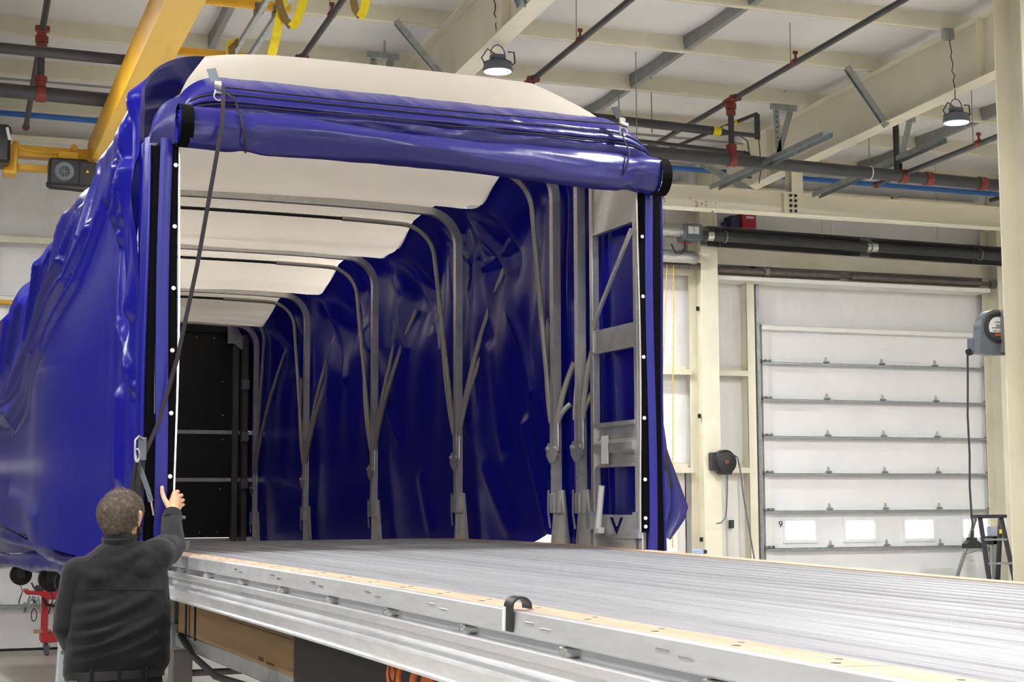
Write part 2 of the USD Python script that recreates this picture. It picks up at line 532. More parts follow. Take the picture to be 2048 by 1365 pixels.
for u in (-2.46, 2.42, 7.32, 12.2):
    for i in range(0, 7):
        ya, yb = PURL[i + 1] + .02, PURL[i] - .02
        g = MB()
        za, zb = roof_z(ya) - .1, roof_z(yb) - .1
        g.beam((u - .03, ya, za), (u - .03, yb, zb), .004, .16)
        g.beam((u, ya, za - .08), (u, yb, zb - .08), .06, .004)
        g.beam((u, ya, za + .08), (u, yb, zb + .08), .06, .004)
        part('bridging_channel', g, GALVD, ceiling, smooth=False)

# rafters, the columns under them
def rafter(u, label):
    t = thing('roof_rafter', label, 'roof beam', (u, 5, roof_z(5) - .85), group=None)
    ya, yb = Y0 + .05, WALL - .15
    top = lambda y: roof_z(y) - .206
    bot = lambda y: roof_z(y) - .85
    w = MB().extr([(ya, top(ya)), (yb, top(yb)), (yb, bot(yb)), (ya, bot(ya))], lambda a, c, s: (u + s, a, c), -.006, .006)
    part('web', w, CREAM, t)
    part('top_flange', MB().beam((u, ya, top(ya) - .006), (u, yb, top(yb) - .006), .2, .012), CREAM, t)
    part('bottom_flange', MB().beam((u, ya, bot(ya) + .006), (u, yb, bot(yb) + .006), .2, .012), CREAM, t)
    for y in (17.4, 13.0, 8.0):
        s = MB()
        for sd in (-1, 1):
            s.box(u + sd * .007 if sd > 0 else u - .095, u + .095 if sd > 0 else u - .007, y - .005, y + .005, bot(y) + .014, top(y) - .014)
        part('stiffener', s, CREAM, t)
    return t


rafter(4.62, 'cream steel roof beam behind the left round lamp')
rafter(9.74, 'deep cream steel roof beam behind the right round lamp')
rafter(-.02, 'cream steel roof beam above the left end of the yellow crane')
rafter(14.62, 'cream steel roof beam at the far right over the white door')


def hcol(u, y, z1, label, web='y', fw=.26, dp=.4, ft=.014):
    """H column: flanges across x at y and y + dp."""
    t = thing('steel_column', label, 'column', (u, y + dp / 2, 0))
    part('flange', MB().box(u - fw / 2, u + fw / 2, y, y + ft, 0, z1, .002), CREAM, t)
    part('flange', MB().box(u - fw / 2, u + fw / 2, y + dp - ft, y + dp, 0, z1, .002), CREAM, t)
    part('web', MB().box(u - .006, u + .006, y + ft, y + dp - ft, 0, z1), CREAM, t)
    part('base_plate', MB().box(u - fw / 2 - .05, u + fw / 2 + .05, y - .05, y + dp + .05, 0, .02, .003), CREAM, t)
    return t


c1 = hcol(9.73, 19.22, 5.8, 'cream wall column with a black hose reel, left of the white door')
bolts = MB()
for z in (1.2, 2.9, 4.4, 5.15):
    for dz in (0, .03):
        bolts.cyl((9.66, 19.5, z + dz), (9.70, 19.5, z + dz), .016, n=8)
part('bolt', bolts, BLACKP, c1)
hcol(4.62, 19.22, 5.8, 'cream wall column behind the blue tarp')
hcol(14.62, 19.22, 5.8, 'cream wall column right of the white door')
# the near column at the right edge of the picture
t = thing('steel_column', 'cream near column filling the right edge of the picture', 'column', (8.16, 10.4, 0))
zt = roof_z(10.4) - .02
for y in (10.2, 10.54):
    part('flange', MB().box(8.00, 8.32, y, y + .016, 0, zt, .003), CREAM, t)
part('web', MB().box(8.156, 8.168, 10.216, 10.54, 0, zt), CREAM, t)
part('base_plate', MB().box(7.92, 8.40, 10.12, 10.64, 0, .025, .003), CREAM, t)
part('face_plate', MB().box(8.08, 8.25, 10.188, 10.2, 0, zt, .002), CREAM, t)
for z in (1.3, 2.3, 3.4, 4.5):
    part('bolt', MB().cyl((8.14, 10.175, z), (8.14, 10.19, z), .012, n=8), GALVD, t)

# crane runway beam, hung under the roof in front of the back wall
t = thing('runway_beam', 'cream crane runway beam with rust patches above the white door', 'beam', (10, 16.95, 5.28))
ra, rb = 5.4, 14.6
part('web', MB().box(ra, rb, 16.944, 16.956, 5.30, 5.56), CREAMR, t)
part('top_flange', MB().box(ra, rb, 16.875, 17.025, 5.56, 5.575, .002), CREAMR, t)
part('bottom_flange', MB().box(ra, rb, 16.86, 17.04, 5.285, 5.30, .002), CREAM, t)
part('stiffener', MB().box(9.60, 9.61, 16.88, 16.945, 5.3, 5.56), CREAM, t)
bo = MB()
for i in range(2):
    for j in range(4):
        bo.cyl((9.72 + .07 * i, 16.93, 5.35 + .065 * j), (9.72 + .07 * i, 16.945, 5.35 + .065 * j), .02, n=8)
part('bolt', bo, BLACKP, t)
RUST = M('rust_stain', '#8a6a42', .8, color2='#c4b08c', vs=30, ramp=(.4, .6))
for cx, cz, n_, sd in ((7.98, 5.36, 8, 1), (8.42, 5.36, 8, 2), (8.56, 5.37, 9, 3)):
    r_ = np.random.default_rng(sd)
    s = MB()
    for q in range(n_):
        a, c = cx + r_.normal(0, .035), cz + r_.normal(0, .035)
        s.lathe([(0, 0), (r_.uniform(.006, .02), 0), (.001, .0008)], (a, 16.9438, c), (0, -1, 0), 7)
    part('rust_patch', s, RUST, t, label='brown rust patch')
clips = MB()
for x in (7.95, 8.12, 8.72, 11.2):
    clips.box(x - .04, x + .04, 16.87, 16.92, 5.575, 5.61, .004)
    clips.cyl((x - .07, 16.9, 5.62), (x + .07, 16.9, 5.64), .014, n=8)
part('clip', clips, GALVD, t)
t = thing('hanger_post', 'short cream steel post hanging the runway beam from the roof beam', 'post', (9.77, 16.95, 5.575))
part('flange', MB().box(9.70, 9.86, 16.87, 16.88, 5.575, roof_z(16.9) - .85, .002), CREAM, t)
part('flange', MB().box(9.70, 9.86, 17.02, 17.03, 5.575, roof_z(17.0) - .85, .002), CREAM, t)
part('web', MB().box(9.775, 9.785, 16.88, 17.02, 5.575, roof_z(17.0) - .85), CREAM, t)

# daylight outside the door windows
struct('floor', MB().box(-10, 40, WALL + .35, 60, -.3, -.05), SNOW)


# ---------------------------------------------------------------- overhead doors
def door(num, x0, x1, windows):
    root = numbered('/World', f'door_{num}')
    x = UsdGeom.Xform.Define(stage, root)
    note(x.GetPrim(), None, None, None, 'structure')
    d = Node(root, (0, 0, 0), 0.0, 'B')
    H_ = DOOR_H / 8
    yf = WALL - .03         # room-side face of the panels
    hx_ = [x0 + (x1 - x0) * f for f in (.27, .515, .755)]
    for i in range(8):
        z0, z1 = i * H_, (i + 1) * H_
        p = MB()
        if windows and i == 2:
            W = []
            for xc in windows:
                W.append((xc - .24, xc + .24))
            wz0, wz1 = z0 + .13, z0 + .40
            edges_ = [x0] + [e for w in W for e in w] + [x1]
            for q in range(0, len(edges_), 2):
                p.box(edges_[q], edges_[q + 1], yf, yf + .05, z0, z1, .003)
            for w in W:
                p.box(w[0], w[1], yf, yf + .05, z0, wz0, .002)
                p.box(w[0], w[1], yf, yf + .05, wz1, z1, .002)
            pn = part('door_panel', p, DOORW, d)
            for w in W:
                fr = MB()
                a0, a1 = w[0] - .03, w[1] + .03
                ring = sg.box(a0, wz0 - .03, a1, wz1 + .03).buffer(.012).difference(sg.box(w[0] + .03, wz0 + .03, w[1] - .03, wz1 - .03).buffer(.03))
                fr.extr(ring, lambda a, c, s: (a, yf - s, c), .0, .018)
                part('window_frame', fr, DOORW, pn)
                part('window_pane', MB().box(w[0], w[1], yf + .02, yf + .026, wz0, wz1), GLASS, pn)
        else:
            p.box(x0, x1, yf, yf + .05, z0, z1, .003)
            pn = part('door_panel', p, DOORW, d)
        # pressed ribs of the section
        for r_ in (.16, .33, .5, .67, .84) if not (windows and i == 2) else (.07, .9):
            zr = z0 + r_ * (z1 - z0)
            part('rib', MB().box(x0 + .02, x1 - .02, yf - .002, yf + .001, zr - .004, zr + .004), DOORW, pn)
    for i in range(1, 9):
        z = i * H_
        s = MB()
        s.box(x0 - .05, x1 + .05, yf - .10, yf - .095, z - .010, z + .02) if i < 8 else s.box(x0 - .05, x1 + .05, yf - .1, yf, z - .05, z + .03, .004)
        s.box(x0 - .05, x1 + .05, yf - .10, yf, z + .016, z + .02)
        part('strut', s, GALV if i < 8 else LINER, d, label=None)
        if i < 8:
            for hxx in hx_:
                g = MB()
                g.extr([(-.035, 0), (.035, 0), (.012, .09), (-.012, .09)], lambda a, c, s_, hxx=hxx, z=z: (hxx + a, yf - s_, z + .03 + c), 0, .012)
                g.cyl((hxx - .05, yf - .02, z + .045), (hxx + .05, yf - .02, z + .045), .012, n=8)
                part('hinge', g, CHROME, d)
            for sx, xe in ((1, x0), (-1, x1)):
                g = MB()
                g.box(xe - .03, xe + .11, yf - .03, yf - .006, z + .01, z + .05, .003)
                g.cyl((xe - .09 * sx, yf - .05, z + .03), (xe + .1 * sx, yf - .05, z + .03), .009, n=8)
                for q in (-.05, .02, .09):
                    g.cyl((xe + q * sx, yf - .05, z + .03), (xe + (q + .018) * sx, yf - .05, z + .03), .028, n=10)
                part('roller', g, GALVD, d)
    for sx, xe in ((1, x0), (-1, x1)):
        s = MB()
        s.box(xe - .005 if sx > 0 else xe - .09, xe + .09 if sx > 0 else xe + .005, yf - .012, yf - .002, 0.02, DOOR_H)
        part('end_stile', s, WHITEM, d)
        s = MB()
        xt = xe - .13 * sx
        s.box(xt - .05, xt + .05, yf - .006, yf + .0, 0, 5.62)
        s.box(xt - .004, xt + .004, yf - .09, yf, 0, 5.62)
        part('track_angle', s, GALV, d)
        s = MB()
        s.box(xt + .03 * sx - .02, xt + .03 * sx + .02, yf - .085, yf - .08, 0.05, 5.4)
        s.box(xt + .03 * sx - .022, xt + .03 * sx - .018, yf - .085, yf - .04, 0.05, 5.4)
        part('track', s, GALV, d)
    part('bottom_seal', MB().box(x0 - .06, x1 + .06, yf - .01, yf + .06, -.005, .03, .004), RUBBER, d)
    return d


door(1, *D1, [11.35, 12.33, 13.33, 14.33])
door(2, *D2, None)
num = MB().text('9', .08, lambda a, c, d: (11.0 + a, WALL - .032 - d, 1.37 + c), .001, True)
part('door_number', num, INK, Node('/World/door_1', (0, 0, 0), 0, 'B'))
# jambs, header and torsion shaft of the right-hand door
for xa, xb in ((D1[0] - .33, D1[0] - .21), (D1[1] + .21, D1[1] + .33), (D2[0] - .33, D2[0] - .21), (D2[1] + .21, D2[1] + .33)):
    j = MB()
    j.box(xa, xb, WALL - .21, WALL - .19, 0, 5.0)
    j.box(xa, xa + .012, WALL - .2, WALL, 0, 5.0)
    j.box(xb - .012, xb, WALL - .2, WALL, 0, 5.0)
    part("door_jamb", j, CREAM, wall_back)
hd = MB()
hd.box(9.9, 14.45, WALL - .22, WALL - .2, 5.06, 5.36)
hd.box(9.9, 14.45, WALL - .24, WALL - .0, 5.36, 5.375)
part('header_beam', hd, CREAM, wall_back)
hd = MB()
hd.box(9.86, 14.45, WALL - .40, WALL - .0, 4.82, 4.88, .004)
part('header_flange', hd, LINER, wall_back)
t = thing('torsion_shaft', 'dark spring shaft lying across the head of the white door', 'shaft', (12.2, WALL - .35, 4.88))
sh = MB().cyl((9.86, WALL - .33, 4.96), (14.5, WALL - .33, 4.96), .028, n=12)
part('shaft', sh, DSHAFT, t)
for xa, xb in ((9.95, 11.9), (12.1, 14.3)):
    th = np.linspace(0, 2 * pi * 60, 60 * 8)
    part('spring', MB().cyl((xa, WALL - .33, 4.96), (xb, WALL - .33, 4.96), .052, n=16), DSHAFT, t)
for x in (10.72, 14.55):
    dr = MB().lathe([(.02, -.03), (.075, -.03), (.055, -.02), (.055, .02), (.075, .03), (.02, .03)], (x, WALL - .33, 4.96), (1, 0, 0), 20)
    part('cable_drum', dr, GALVD, t)
solo('yellow_bumper', 'yellow bumper bar over the head of the left white door', 'bar', MB().box(-.3, 1.3, WALL - .2, WALL - .12, 4.13, 4.18, .005), YEL)
b = MB().lathe([(0, 0), (.075, 0), (.08, .008), (.08, .022), (.02, .024), (.02, .03), (0, .03)], (10.72, WALL - .36, 5.42), (0, -1, 0), 24)
w_ = thing('pulley_block', 'white round chain pulley at the top left of the white door', 'pulley', (10.72, WALL - .33, 5.34))
part('wheel', b, WHITEP, w_)
part('bracket', MB().beam((10.72, WALL - .4, 5.42), (10.76, WALL - .4, 5.52), .03, .012).box(10.66, 10.8, WALL - .42, WALL - .05, 5.5, 5.54, .003), BLACKP, w_)
# ================================================================ high-bay lamps on the purlins beside each roof beam
def make_lamp(x, y, z, label, group=None, arm=False):
    t = thing('highbay_lamp', label, 'lamp', (x, y, z), group=group)
    hsg = MB().lathe([(0, .115), (.055, .115), (.06, .10), (.10, .095), (.125, .085), (.135, .05), (.14, .012), (.132, .0), (.12, .002), (.12, .012), (0, .014)], (x, y, z), n=32)
    for k in range(20):
        a = 2 * pi * k / 20
        hsg.beam((x + .07 * cos(a), y + .07 * sin(a), z + .1), (x + .13 * cos(a), y + .13 * sin(a), z + .07), .005, .03)
    part('housing', hsg, GREYP, t)
    part('diffuser', MB().lathe([(0, .003), (.119, .003), (.119, .006), (0, .006)], (x, y, z), n=32), LAMPM, t)
    part('driver', MB().box(x - .07, x + .07, y - .04, y + .04, z + .115, z + .165, .01), GREYP, t)
    a = np.linspace(0, pi, 12)
    lp = [(x + .07 * cos(q), y, z + .165 + .09 * sin(q)) for q in a]
    part('bail', MB().tube(lp, .006, 6), GREYP, t)
    part('whip', MB().tube([(x + .12, y, z + .06), (x + .17, y, z + .1), (x + .16, y, z + .2), (x + .1, y, z + .2)], .007, 6), BLACKP, t)
    part('whip', MB().tube([(x - .12, y, z + .06), (x - .16, y, z + .12), (x - .1, y, z + .21), (x - .03, y, z + .17)], .006, 6), BLACKP, t)
    if arm:
        part('arm', MB().beam((x, 17.03, z + .20), (x, y + .02, z + .20), .05, .05, ch=.004), GALV, t)
        return t
    zt_ = roof_z(y) - .21
    zs = np.linspace(z + .25, zt_, 14)
    cord = [(x + .012 * sin(4 * i) - .05 * (i / 13), y + .008 * cos(3 * i), q) for i, q in enumerate(zs)]
    part('cord', MB().tube(cord, .005, 5), BLACKP, t)
    part('junction_box', MB().box(x - .12, x + .0, y - .02, y + .05, zt_ - .02, zt_ + .1, .006), GALV, t)
    return t


lamp0 = make_lamp(4.63, 13.4, 5.73, 'round high-bay lamp shining just above the white tarp roof')
_n = 0
for k in range(-3, 3):
    for y in (13.4, 6.9, .4, -6.1):
        x = 4.63 + 4.88 * k
        if (k, y) == (0, 13.4):
            continue
        if (k, y) == (1, 13.4):
            dup(lamp0, (9.66, y, 5.64), 'round high-bay lamp shining under the cream roof beam at right')
        else:
            row = {13.4: 'back', 6.9: 'second', .4: 'third', -6.1: 'front'}[y]
            bay = ['third bay left', 'second bay left', 'first bay left', 'bay', 'first bay right', 'second bay right'][k + 3]
            dup(lamp0, (x, y, 5.66 + .035 * (13.4 - y)), f'round high-bay lamp in the {row} row, {bay} of the tarp, outside the picture', group='high-bay lamps outside the picture')

# unseen lamps added behind the runway beam, for the shadows under the door struts
arm0 = make_lamp(12.3, 17.9, 5.50, 'added round lamp on an arm hidden behind the cream runway beam, by the white door', arm=True)
dup(arm0, (7.2, 17.9, 5.50), 'added round lamp on an arm behind the runway beam, hidden by the right tarp curtain')
# ================================================================ the flatbed trailer (frame T: x across from 1.40 to 4.00, y along, away from the camera)
_cl = PchipInterpolator([-3, 0, 2.5, 4.8, 7.6, 10.5, 12.5, 14.6, 16.7, 18.5], [.31, .280, .261, .250, .257, .280, .326, .381, .445, .50])
_cr = PchipInterpolator([-3, 0, 2, 4.6, 6, 7.35, 8.2, 9.3, 10.5, 12.5, 14.6, 16.7, 18.5], [.36, .35, .335, .315, .299, .282, .272, .272, .280, .326, .381, .445, .50])


def deck(x, y):
    """Height of the cambered deck."""
    t = (np.asarray(x, float) - 1.4) / 2.6
    return EYE - (_cl(y) * (1 - t) + _cr(y) * t)


ALU = M('aluminium_rail', '#e0e1e4', .30, .50, var=.03, vs=3.0, stretch=(1, .5, 3), rvar=.08, bump=.0002, bs=120, bstretch=(1, .08, 1))
ALUP = M('aluminium_deck_plank', '#a0a2a7', .48, .35, var=.12, vs=2.5, stretch=(9, .12, 3), rvar=.12, bump=.0006, bs=140, bstretch=(1, .5, 1))
ALUP2 = M('aluminium_deck_plank_scuffed', '#95969b', .52, .35, var=.14, vs=2.5, stretch=(9, .12, 3), rvar=.12, bump=.0006, bs=140, bstretch=(1, .5, 1))
ALUB = M('brushed_aluminium', '#cbcac6', .36, .60, var=.05, vs=8, rvar=.1)
TUBEG = M('grey_round_tube', '#a09d94', .5, .15, var=.06, vs=10)
APIT = M('apitong_wood_strip', '#cdb299', .6, color2='#b3947a', vs=9, stretch=(3, .4, 3), ramp=(.3, .75))
TRFRAME = M('grey_trailer_steel', '#6f6c68', .5, .3, var=.12, vs=5)
DARKU = M('dark_underframe', '#2a2a2b', .6, .2, var=.15, vs=6)
CARD = M('cardboard', '#957853', .75, color2='#806645', vs=3, stretch=(1, .4, 4), ramp=(.3, .7))

YA, YB = -.9, 17.85
ST = np.linspace(YA, YB, 46)
trailer = thing('flatbed_trailer', 'long aluminium flatbed trailer with a silver side rail and wooden strips along the deck', 'trailer', (2.7, 8.5, 0), frame='T')


def along(sec, ya=YA, yb=YB, xref=None, n=46):
    """Sweep of a closed (x, z) section along the deck's camber between ya and yb, with end caps."""
    sec = np.asarray(sec, float)
    st = np.linspace(ya, yb, max(2, int(n * (yb - ya) / (YB - YA)) + 2))
    m = MB()
    pts = np.array([[(x, y, z + float(deck(x if xref is None else xref, y))) for x, z in sec] for y in st])
    k_, n_ = len(st), len(sec)
    i, j = np.meshgrid(np.arange(k_ - 1), np.arange(n_), indexing='ij')
    kk = (j + 1) % n_
    q = np.stack([i * n_ + j, i * n_ + kk, (i + 1) * n_ + kk, (i + 1) * n_ + j], -1).reshape(-1, 4)
    f = np.vstack([q[:, [0, 1, 2]], q[:, [0, 2, 3]]])
    area = .5 * np.sum(sec[:, 0] * np.roll(sec[:, 1], -1) - np.roll(sec[:, 0], -1) * sec[:, 1])
    v = pts.reshape(-1, 3)
    v2, tri = trimesh.creation.triangulate_polygon(sg.Polygon(sec), engine='earcut')
    if len(v2) == n_:
        idx = [int(np.argmin(np.linalg.norm(sec - p, axis=1))) for p in v2]
        tri = np.array([[idx[a] for a in t_] for t_ in tri])
        f = np.vstack([f, tri, tri[:, ::-1] + (k_ - 1) * n_])
    return m.add(v, f if area < 0 else f[:, ::-1])


# deck planks with pressed ribs, wooden nailing strips between them and the rails
PX0, PX1, NPL = 1.538, 3.868, 9
pw = (PX1 - PX0) / NPL
for i in range(NPL):
    xa, xb = PX0 + i * pw + .004, PX0 + (i + 1) * pw - .004
    sec = [(xa, -.03), (xa, -.008), (xa + .006, 0)]
    for r_ in (.9, 1.4, 1.9, 4.1, 4.6, 5.1):
        xr = xa + r_ * (xb - xa) / 6
        sec += [(xr - .010, 0), (xr - .007, .0035), (xr + .007, .0035), (xr + .010, 0)]
    sec += [(xb - .006, 0), (xb, -.008), (xb, -.03)]
    part('deck_plank', along(sec[::-1]), (ALUP2, ALUP, ALUP, ALUP2, ALUP)[i % 5], trailer, smooth=20)
for xa, xb, dz in ((1.430, 1.536, .002), (3.870, 3.984, .006)):
    ends = [YA, 2.1, 4.9, 7.7, 10.6, 13.5, YB]
    for a, c in zip(ends[:-1], ends[1:]):
        part('nailing_strip', along([(xa, -.03), (xa, dz), (xb, dz), (xb, -.03)][::-1], a + .002, c - .002), APIT, trailer)
nails = MB()
for y in np.arange(.6, 8, .31):
    for dx in (0, .045):
        x = 1.460 + dx
        nails.lathe([(0, .0005), (.009, .0005), (.009, 0), (0, 0)], (x, y + .06 * (dx > 0), float(deck(x, y)) + .002), n=8)
part('nail_head', nails, INK, trailer, kind='stuff')


part('side_rail', along([(1.40 - a, z) for a, z in [(-.028, -.03), (-.028, .001), (-.022, .003), (-.006, .003), (-.001, .0), (.004, -.048), (-.002, -.053), (-.030, -.055), (-.030, -.076), (-.012, -.080), (-.010, -.100),
                         (-.012, -.122), (-.004, -.136), (.012, -.142), (.022, -.146), (.025, -.153), (.022, -.165), (.018, -.192), (.028, -.197), (.028, -.204), (-.05, -.204), (-.05, -.03)]]), ALU, trailer, smooth=25)
part('side_rail', along([(3.995 + a, z) for a, z in [(-.008, -.03), (-.008, .004), (.010, .004), (.014, -.03), (-.01, -.06), (-.01, -.11), (.03, -.14), (.02, -.178), (.03, -.19), (-.05, -.19), (-.05, -.03)]][::-1]), ALU, trailer, smooth=25)
part('rub_rail', along([(1.40 - a, z) for a, z in [(.012, -.074), (.026, -.074), (.028, -.077), (.028, -.095), (.026, -.098), (.012, -.098)]]), ALU, trailer, smooth=25)
for y in [3.06 - .615 * k for k in range(4, 0, -1)] + [3.06, 3.66, 4.27, 4.88, 5.50, 6.13, 6.78, 7.4, 9.0, 11.0, 13, 15, 17]:
    z = float(deck(1.4, y))
    g = MB()
    g.cyl((1.430, y, z - .066), (1.392, y, z - .066), .010, n=12)
    g.cyl((1.392, y, z - .066), (1.386, y, z - .066), .006, n=10)
    g.box(1.396, 1.43, y + .012, y + .026, z - .075, z - .055, .002)
    part('spool', g, CHROME, trailer)
# scratched slot marks of the winch track on the rail's upper face
for y in [1.4, 2.0, 2.62, 3.25, 3.9, 4.45, 5.05, 5.6, 6.2]:
    z = float(deck(1.4, y))
    for dy, dz in ((0, -.018), (-.09, -.026)):
        part('track_lip', MB().box(1.3955, 1.3985, y + dy - .028, y + dy + .028, z + dz - .0022, z + dz + .0022, .001), CHROME, trailer)
# frame below
for x in (2.15, 3.25):
    part('main_beam', along([(x - .06, -.20), (x + .06, -.20), (x + .06, -.215), (x + .006, -.215), (x + .006, -.60), (x + .06, -.60), (x + .06, -.615), (x - .06, -.615), (x - .06, -.60), (x - .006, -.60), (x - .006, -.215), (x - .06, -.215)][::-1]), DARKU, trailer)
for y in np.arange(YA + .3, YB, .61):
    z = float(deck(2.7, y))
    part('crossmember', MB().box(1.47, 3.95, y - .03, y + .03, z - .13, z - .04), DARKU, trailer)
part('deck_underside', along([(1.45, -.035), (3.98, -.035), (3.98, -.045), (1.45, -.045)][::-1]), DARKU, trailer)
# landing legs with their feet and brace, storage rack below the rail
for x in (1.80, 3.50):
    g = MB().box(x - .06, x + .06, 9.36, 9.50, .45, 1.31, .008)
    lg = part('landing_leg', g, TRFRAME, trailer)
    part('inner_leg', MB().box(x - .045, x + .045, 9.385, 9.475, .05, .46, .006), GALVD, lg)
    part('foot', MB().box(x - .12, x + .12, 9.30, 9.56, 0, .05, .012), TRFRAME, lg)
    part('bracket', MB().box(x - .08, x + .08, 9.30, 9.36, .90, 1.05, .004).cyl((x - .085, 9.33, .94), (x - .06, 9.33, .94), .012), GALVD, lg)
part('cross_shaft', MB().cyl((1.86, 9.43, .75), (3.44, 9.43, .75), .02), TRFRAME, trailer)
part('storage_rail', MB().beam((1.78, 9.36, .965), (1.78, 1.0, 1.005), .07, .08, ch=.004), GALVD, trailer)
part('storage_rail', MB().beam((2.02, 9.36, .965), (2.02, 1.0, 1.005), .05, .08, ch=.004), DARKU, trailer)
for y in (8.9, 4.2, 1.2):
    g = MB().box(1.745, 1.785, y - .025, y + .025, 1.0, float(deck(1.4, y)) - .12)
    g.box(2.0, 2.04, y - .025, y + .025, 1.0, float(deck(1.4, y)) - .12)
    part('rack_hanger', g, DARKU, trailer)
part('axle_beam', MB().box(2.0, 3.4, 10.9, 11.0, .30, .40), DARKU, trailer)
part('support_post', MB().box(2.45, 2.55, 9.95, 10.05, 0, .93, .005), DARKU, trailer)
for y in (.6, 1.9):
    part('axle', MB().cyl((1.62, y, .5), (3.78, y, .5), .065), DARKU, trailer)
    for xs in ((1.55, 1.78), (1.82, 2.05), (3.35, 3.58), (3.62, 3.85)):
        w = MB().lathe([(.27, 0), (.45, 0), (.495, .03), (.5, .06), (.5, .17), (.495, .2), (.45, .23), (.27, .23)], (xs[0], y, .5), (1, 0, 0), 32)
        wh = part('wheel', w, RUBBER, trailer)
        part('rim', MB().lathe([(0, .06), (.1, .06), (.12, .1), (.24, .1), (.28, .02), (.28, .21), (.24, .13), (0, .13)], (xs[0], y, .5), (1, 0, 0), 28), GALV, wh)
    part('suspension', MB().box(2.1, 2.2, y - .3, y + .3, .55, .95).box(3.2, 3.3, y - .3, y + .3, .55, .95), DARKU, trailer)
# strap winches under the left rail
WEB = M('black_webbing', '#151517', .75, bump=.001, bs=250)
for i, (y, lab) in enumerate(((15.5, 'leftmost black strap roll under the trailer rail, with a hanging tail'), (13.0, 'black strap roll with a steel handle under the trailer rail, second from left'),
                              (11.9, 'black strap roll under the trailer rail beside the man\'s elbow'))):
    z = float(deck(1.4, y)) - .28
    t = thing('strap_winch', lab, 'strap', (1.45, y, z - .1), frame='T')
    prof = [(0.02, 0)]
    for k in range(7):
        r_ = .03 + k * .010
        prof += [(r_, .0), (r_ + .002, -.002), (r_ + .008, -.002)]
    prof += [(.098, .0), (.098, .10), (.02, .10)]
    part('webbing_roll', MB().lathe(prof, (1.45, y, z), (0, 1, 0), 32), WEB, t)
    part('drum', MB().cyl((1.45, y - .012, z), (1.45, y + .13, z), .022, n=14), CHROME, t)
    for yy in (y - .016, y + .115):
        part('bracket', MB().box(1.41, 1.49, yy - .004, yy + .004, z - .03, z + .12, .002), DARKU, t)
    if i < 2:
        part('strap_tail', MB().strap([(1.45, y + .05, z - .095), (1.47, y + .06, z - .16), (1.45, y + .05, z - .22), (1.44, y + .07, z - .27)], .05, .004, up=(1, 0, 0)), WEB, t)
    if i == 1:
        h_ = MB().tube([(1.38, y - .03, z - .14), (1.41, y - .03, z - .20), (1.47, y - .03, z - .21), (1.5, y - .03, z - .15), (1.52, y - .03, z - .09)], .012, 8)
        part('handle', h_, DARKU, t)

# carton and dark box on the rack, with straps
t = thing('cardboard_carton', 'long brown cardboard carton on the rack under the trailer deck', 'box', (1.92, 7.95, 1.01), frame='T')
part('carton', MB().box(1.745, 2.08, 6.62, 9.22, 1.01, 1.275, .006), CARD, t)
part('flap_seam', MB().box(1.7435, 1.7455, 6.64, 7.9, 1.17, 1.174), INK, t)
part('printed_mark', MB().box(1.7438, 1.7455, 7.15, 7.24, 1.03, 1.05).box(1.7438, 1.7455, 6.95, 7.1, 1.028, 1.04), M('brown_print', '#5e3524', .7), t)
for y in (8.72, 8.98):
    part('band', MB().box(1.738, 1.745, y - .012, y + .012, 1.0, 1.285), WEB, t)
solo('tool_box', 'dark grey steel box on the rack beside the carton', 'box', MB().box(1.74, 2.1, 4.5, 6.60, .99, 1.30, .01), DARKU, frame='T')
solo('hanging_cable', 'thick black cable sagging under the cardboard carton', 'cable', MB().tube([(1.735, 9.1, 1.0), (1.71, 8.6, .93), (1.71, 8.0, .88), (1.72, 7.4, .90), (1.72, 6.9, .93), (1.73, 6.2, .99)], .018, 8), RUBBER, frame='T')
for i, (y0, y1, lab) in enumerate(((4.83, 4.70, 'wide orange strap with a black mark hanging under the silver rail'), (4.60, 4.55, 'narrow orange strap hanging under the silver rail'), (4.50, 4.40, 'rightmost orange strap hanging under the silver rail'))):
    t = thing('orange_strap', lab, 'strap', (1.6, (y0 + y1) / 2, 1.0), frame='T')
    part('webbing', MB().strap([(1.60, (y0 + y1) / 2, 1.31), (1.58, (y0 + y1) / 2, 1.22), (1.59, (y0 + y1) / 2, 1.1), (1.6, (y0 + y1) / 2, 1.0)], abs(y0 - y1), .006, up=(1, 0, 0)), ORANGE, t)
    if i == 0:
        part('printed_ring', MB().lathe([(.026, 0), (.034, 0), (.034, .001), (.026, .001)], (1.576, 4.765, 1.225), (-1, 0, 0), 20), INK, t)
# hook over the rail
t = thing('rail_hook', 'black U-shaped rubber hook clipped over the silver side rail', 'hook', (1.42, 3.36, 1.47), frame='T')
zr = float(deck(1.4, 3.36))
a = np.linspace(0, pi, 10)
path = [(1.392, 3.36, zr - .045), (1.393, 3.36, zr - .0)] + [(1.416 - .023 * cos(q), 3.36, zr + .012 + .020 * sin(q)) for q in a] + [(1.439, 3.36, zr + .006)]
part('hook_body', MB().strap(path, .005, .048, up=(0, 1, 0)), BLACKP, t)
part('worn_edge', MB().strap([(1.388, 3.379, zr - .045), (1.389, 3.379, zr), (1.391, 3.379, zr + .010)], .003, .014, up=(0, 1, 0)), WHITEP, t, label='worn pale edge')
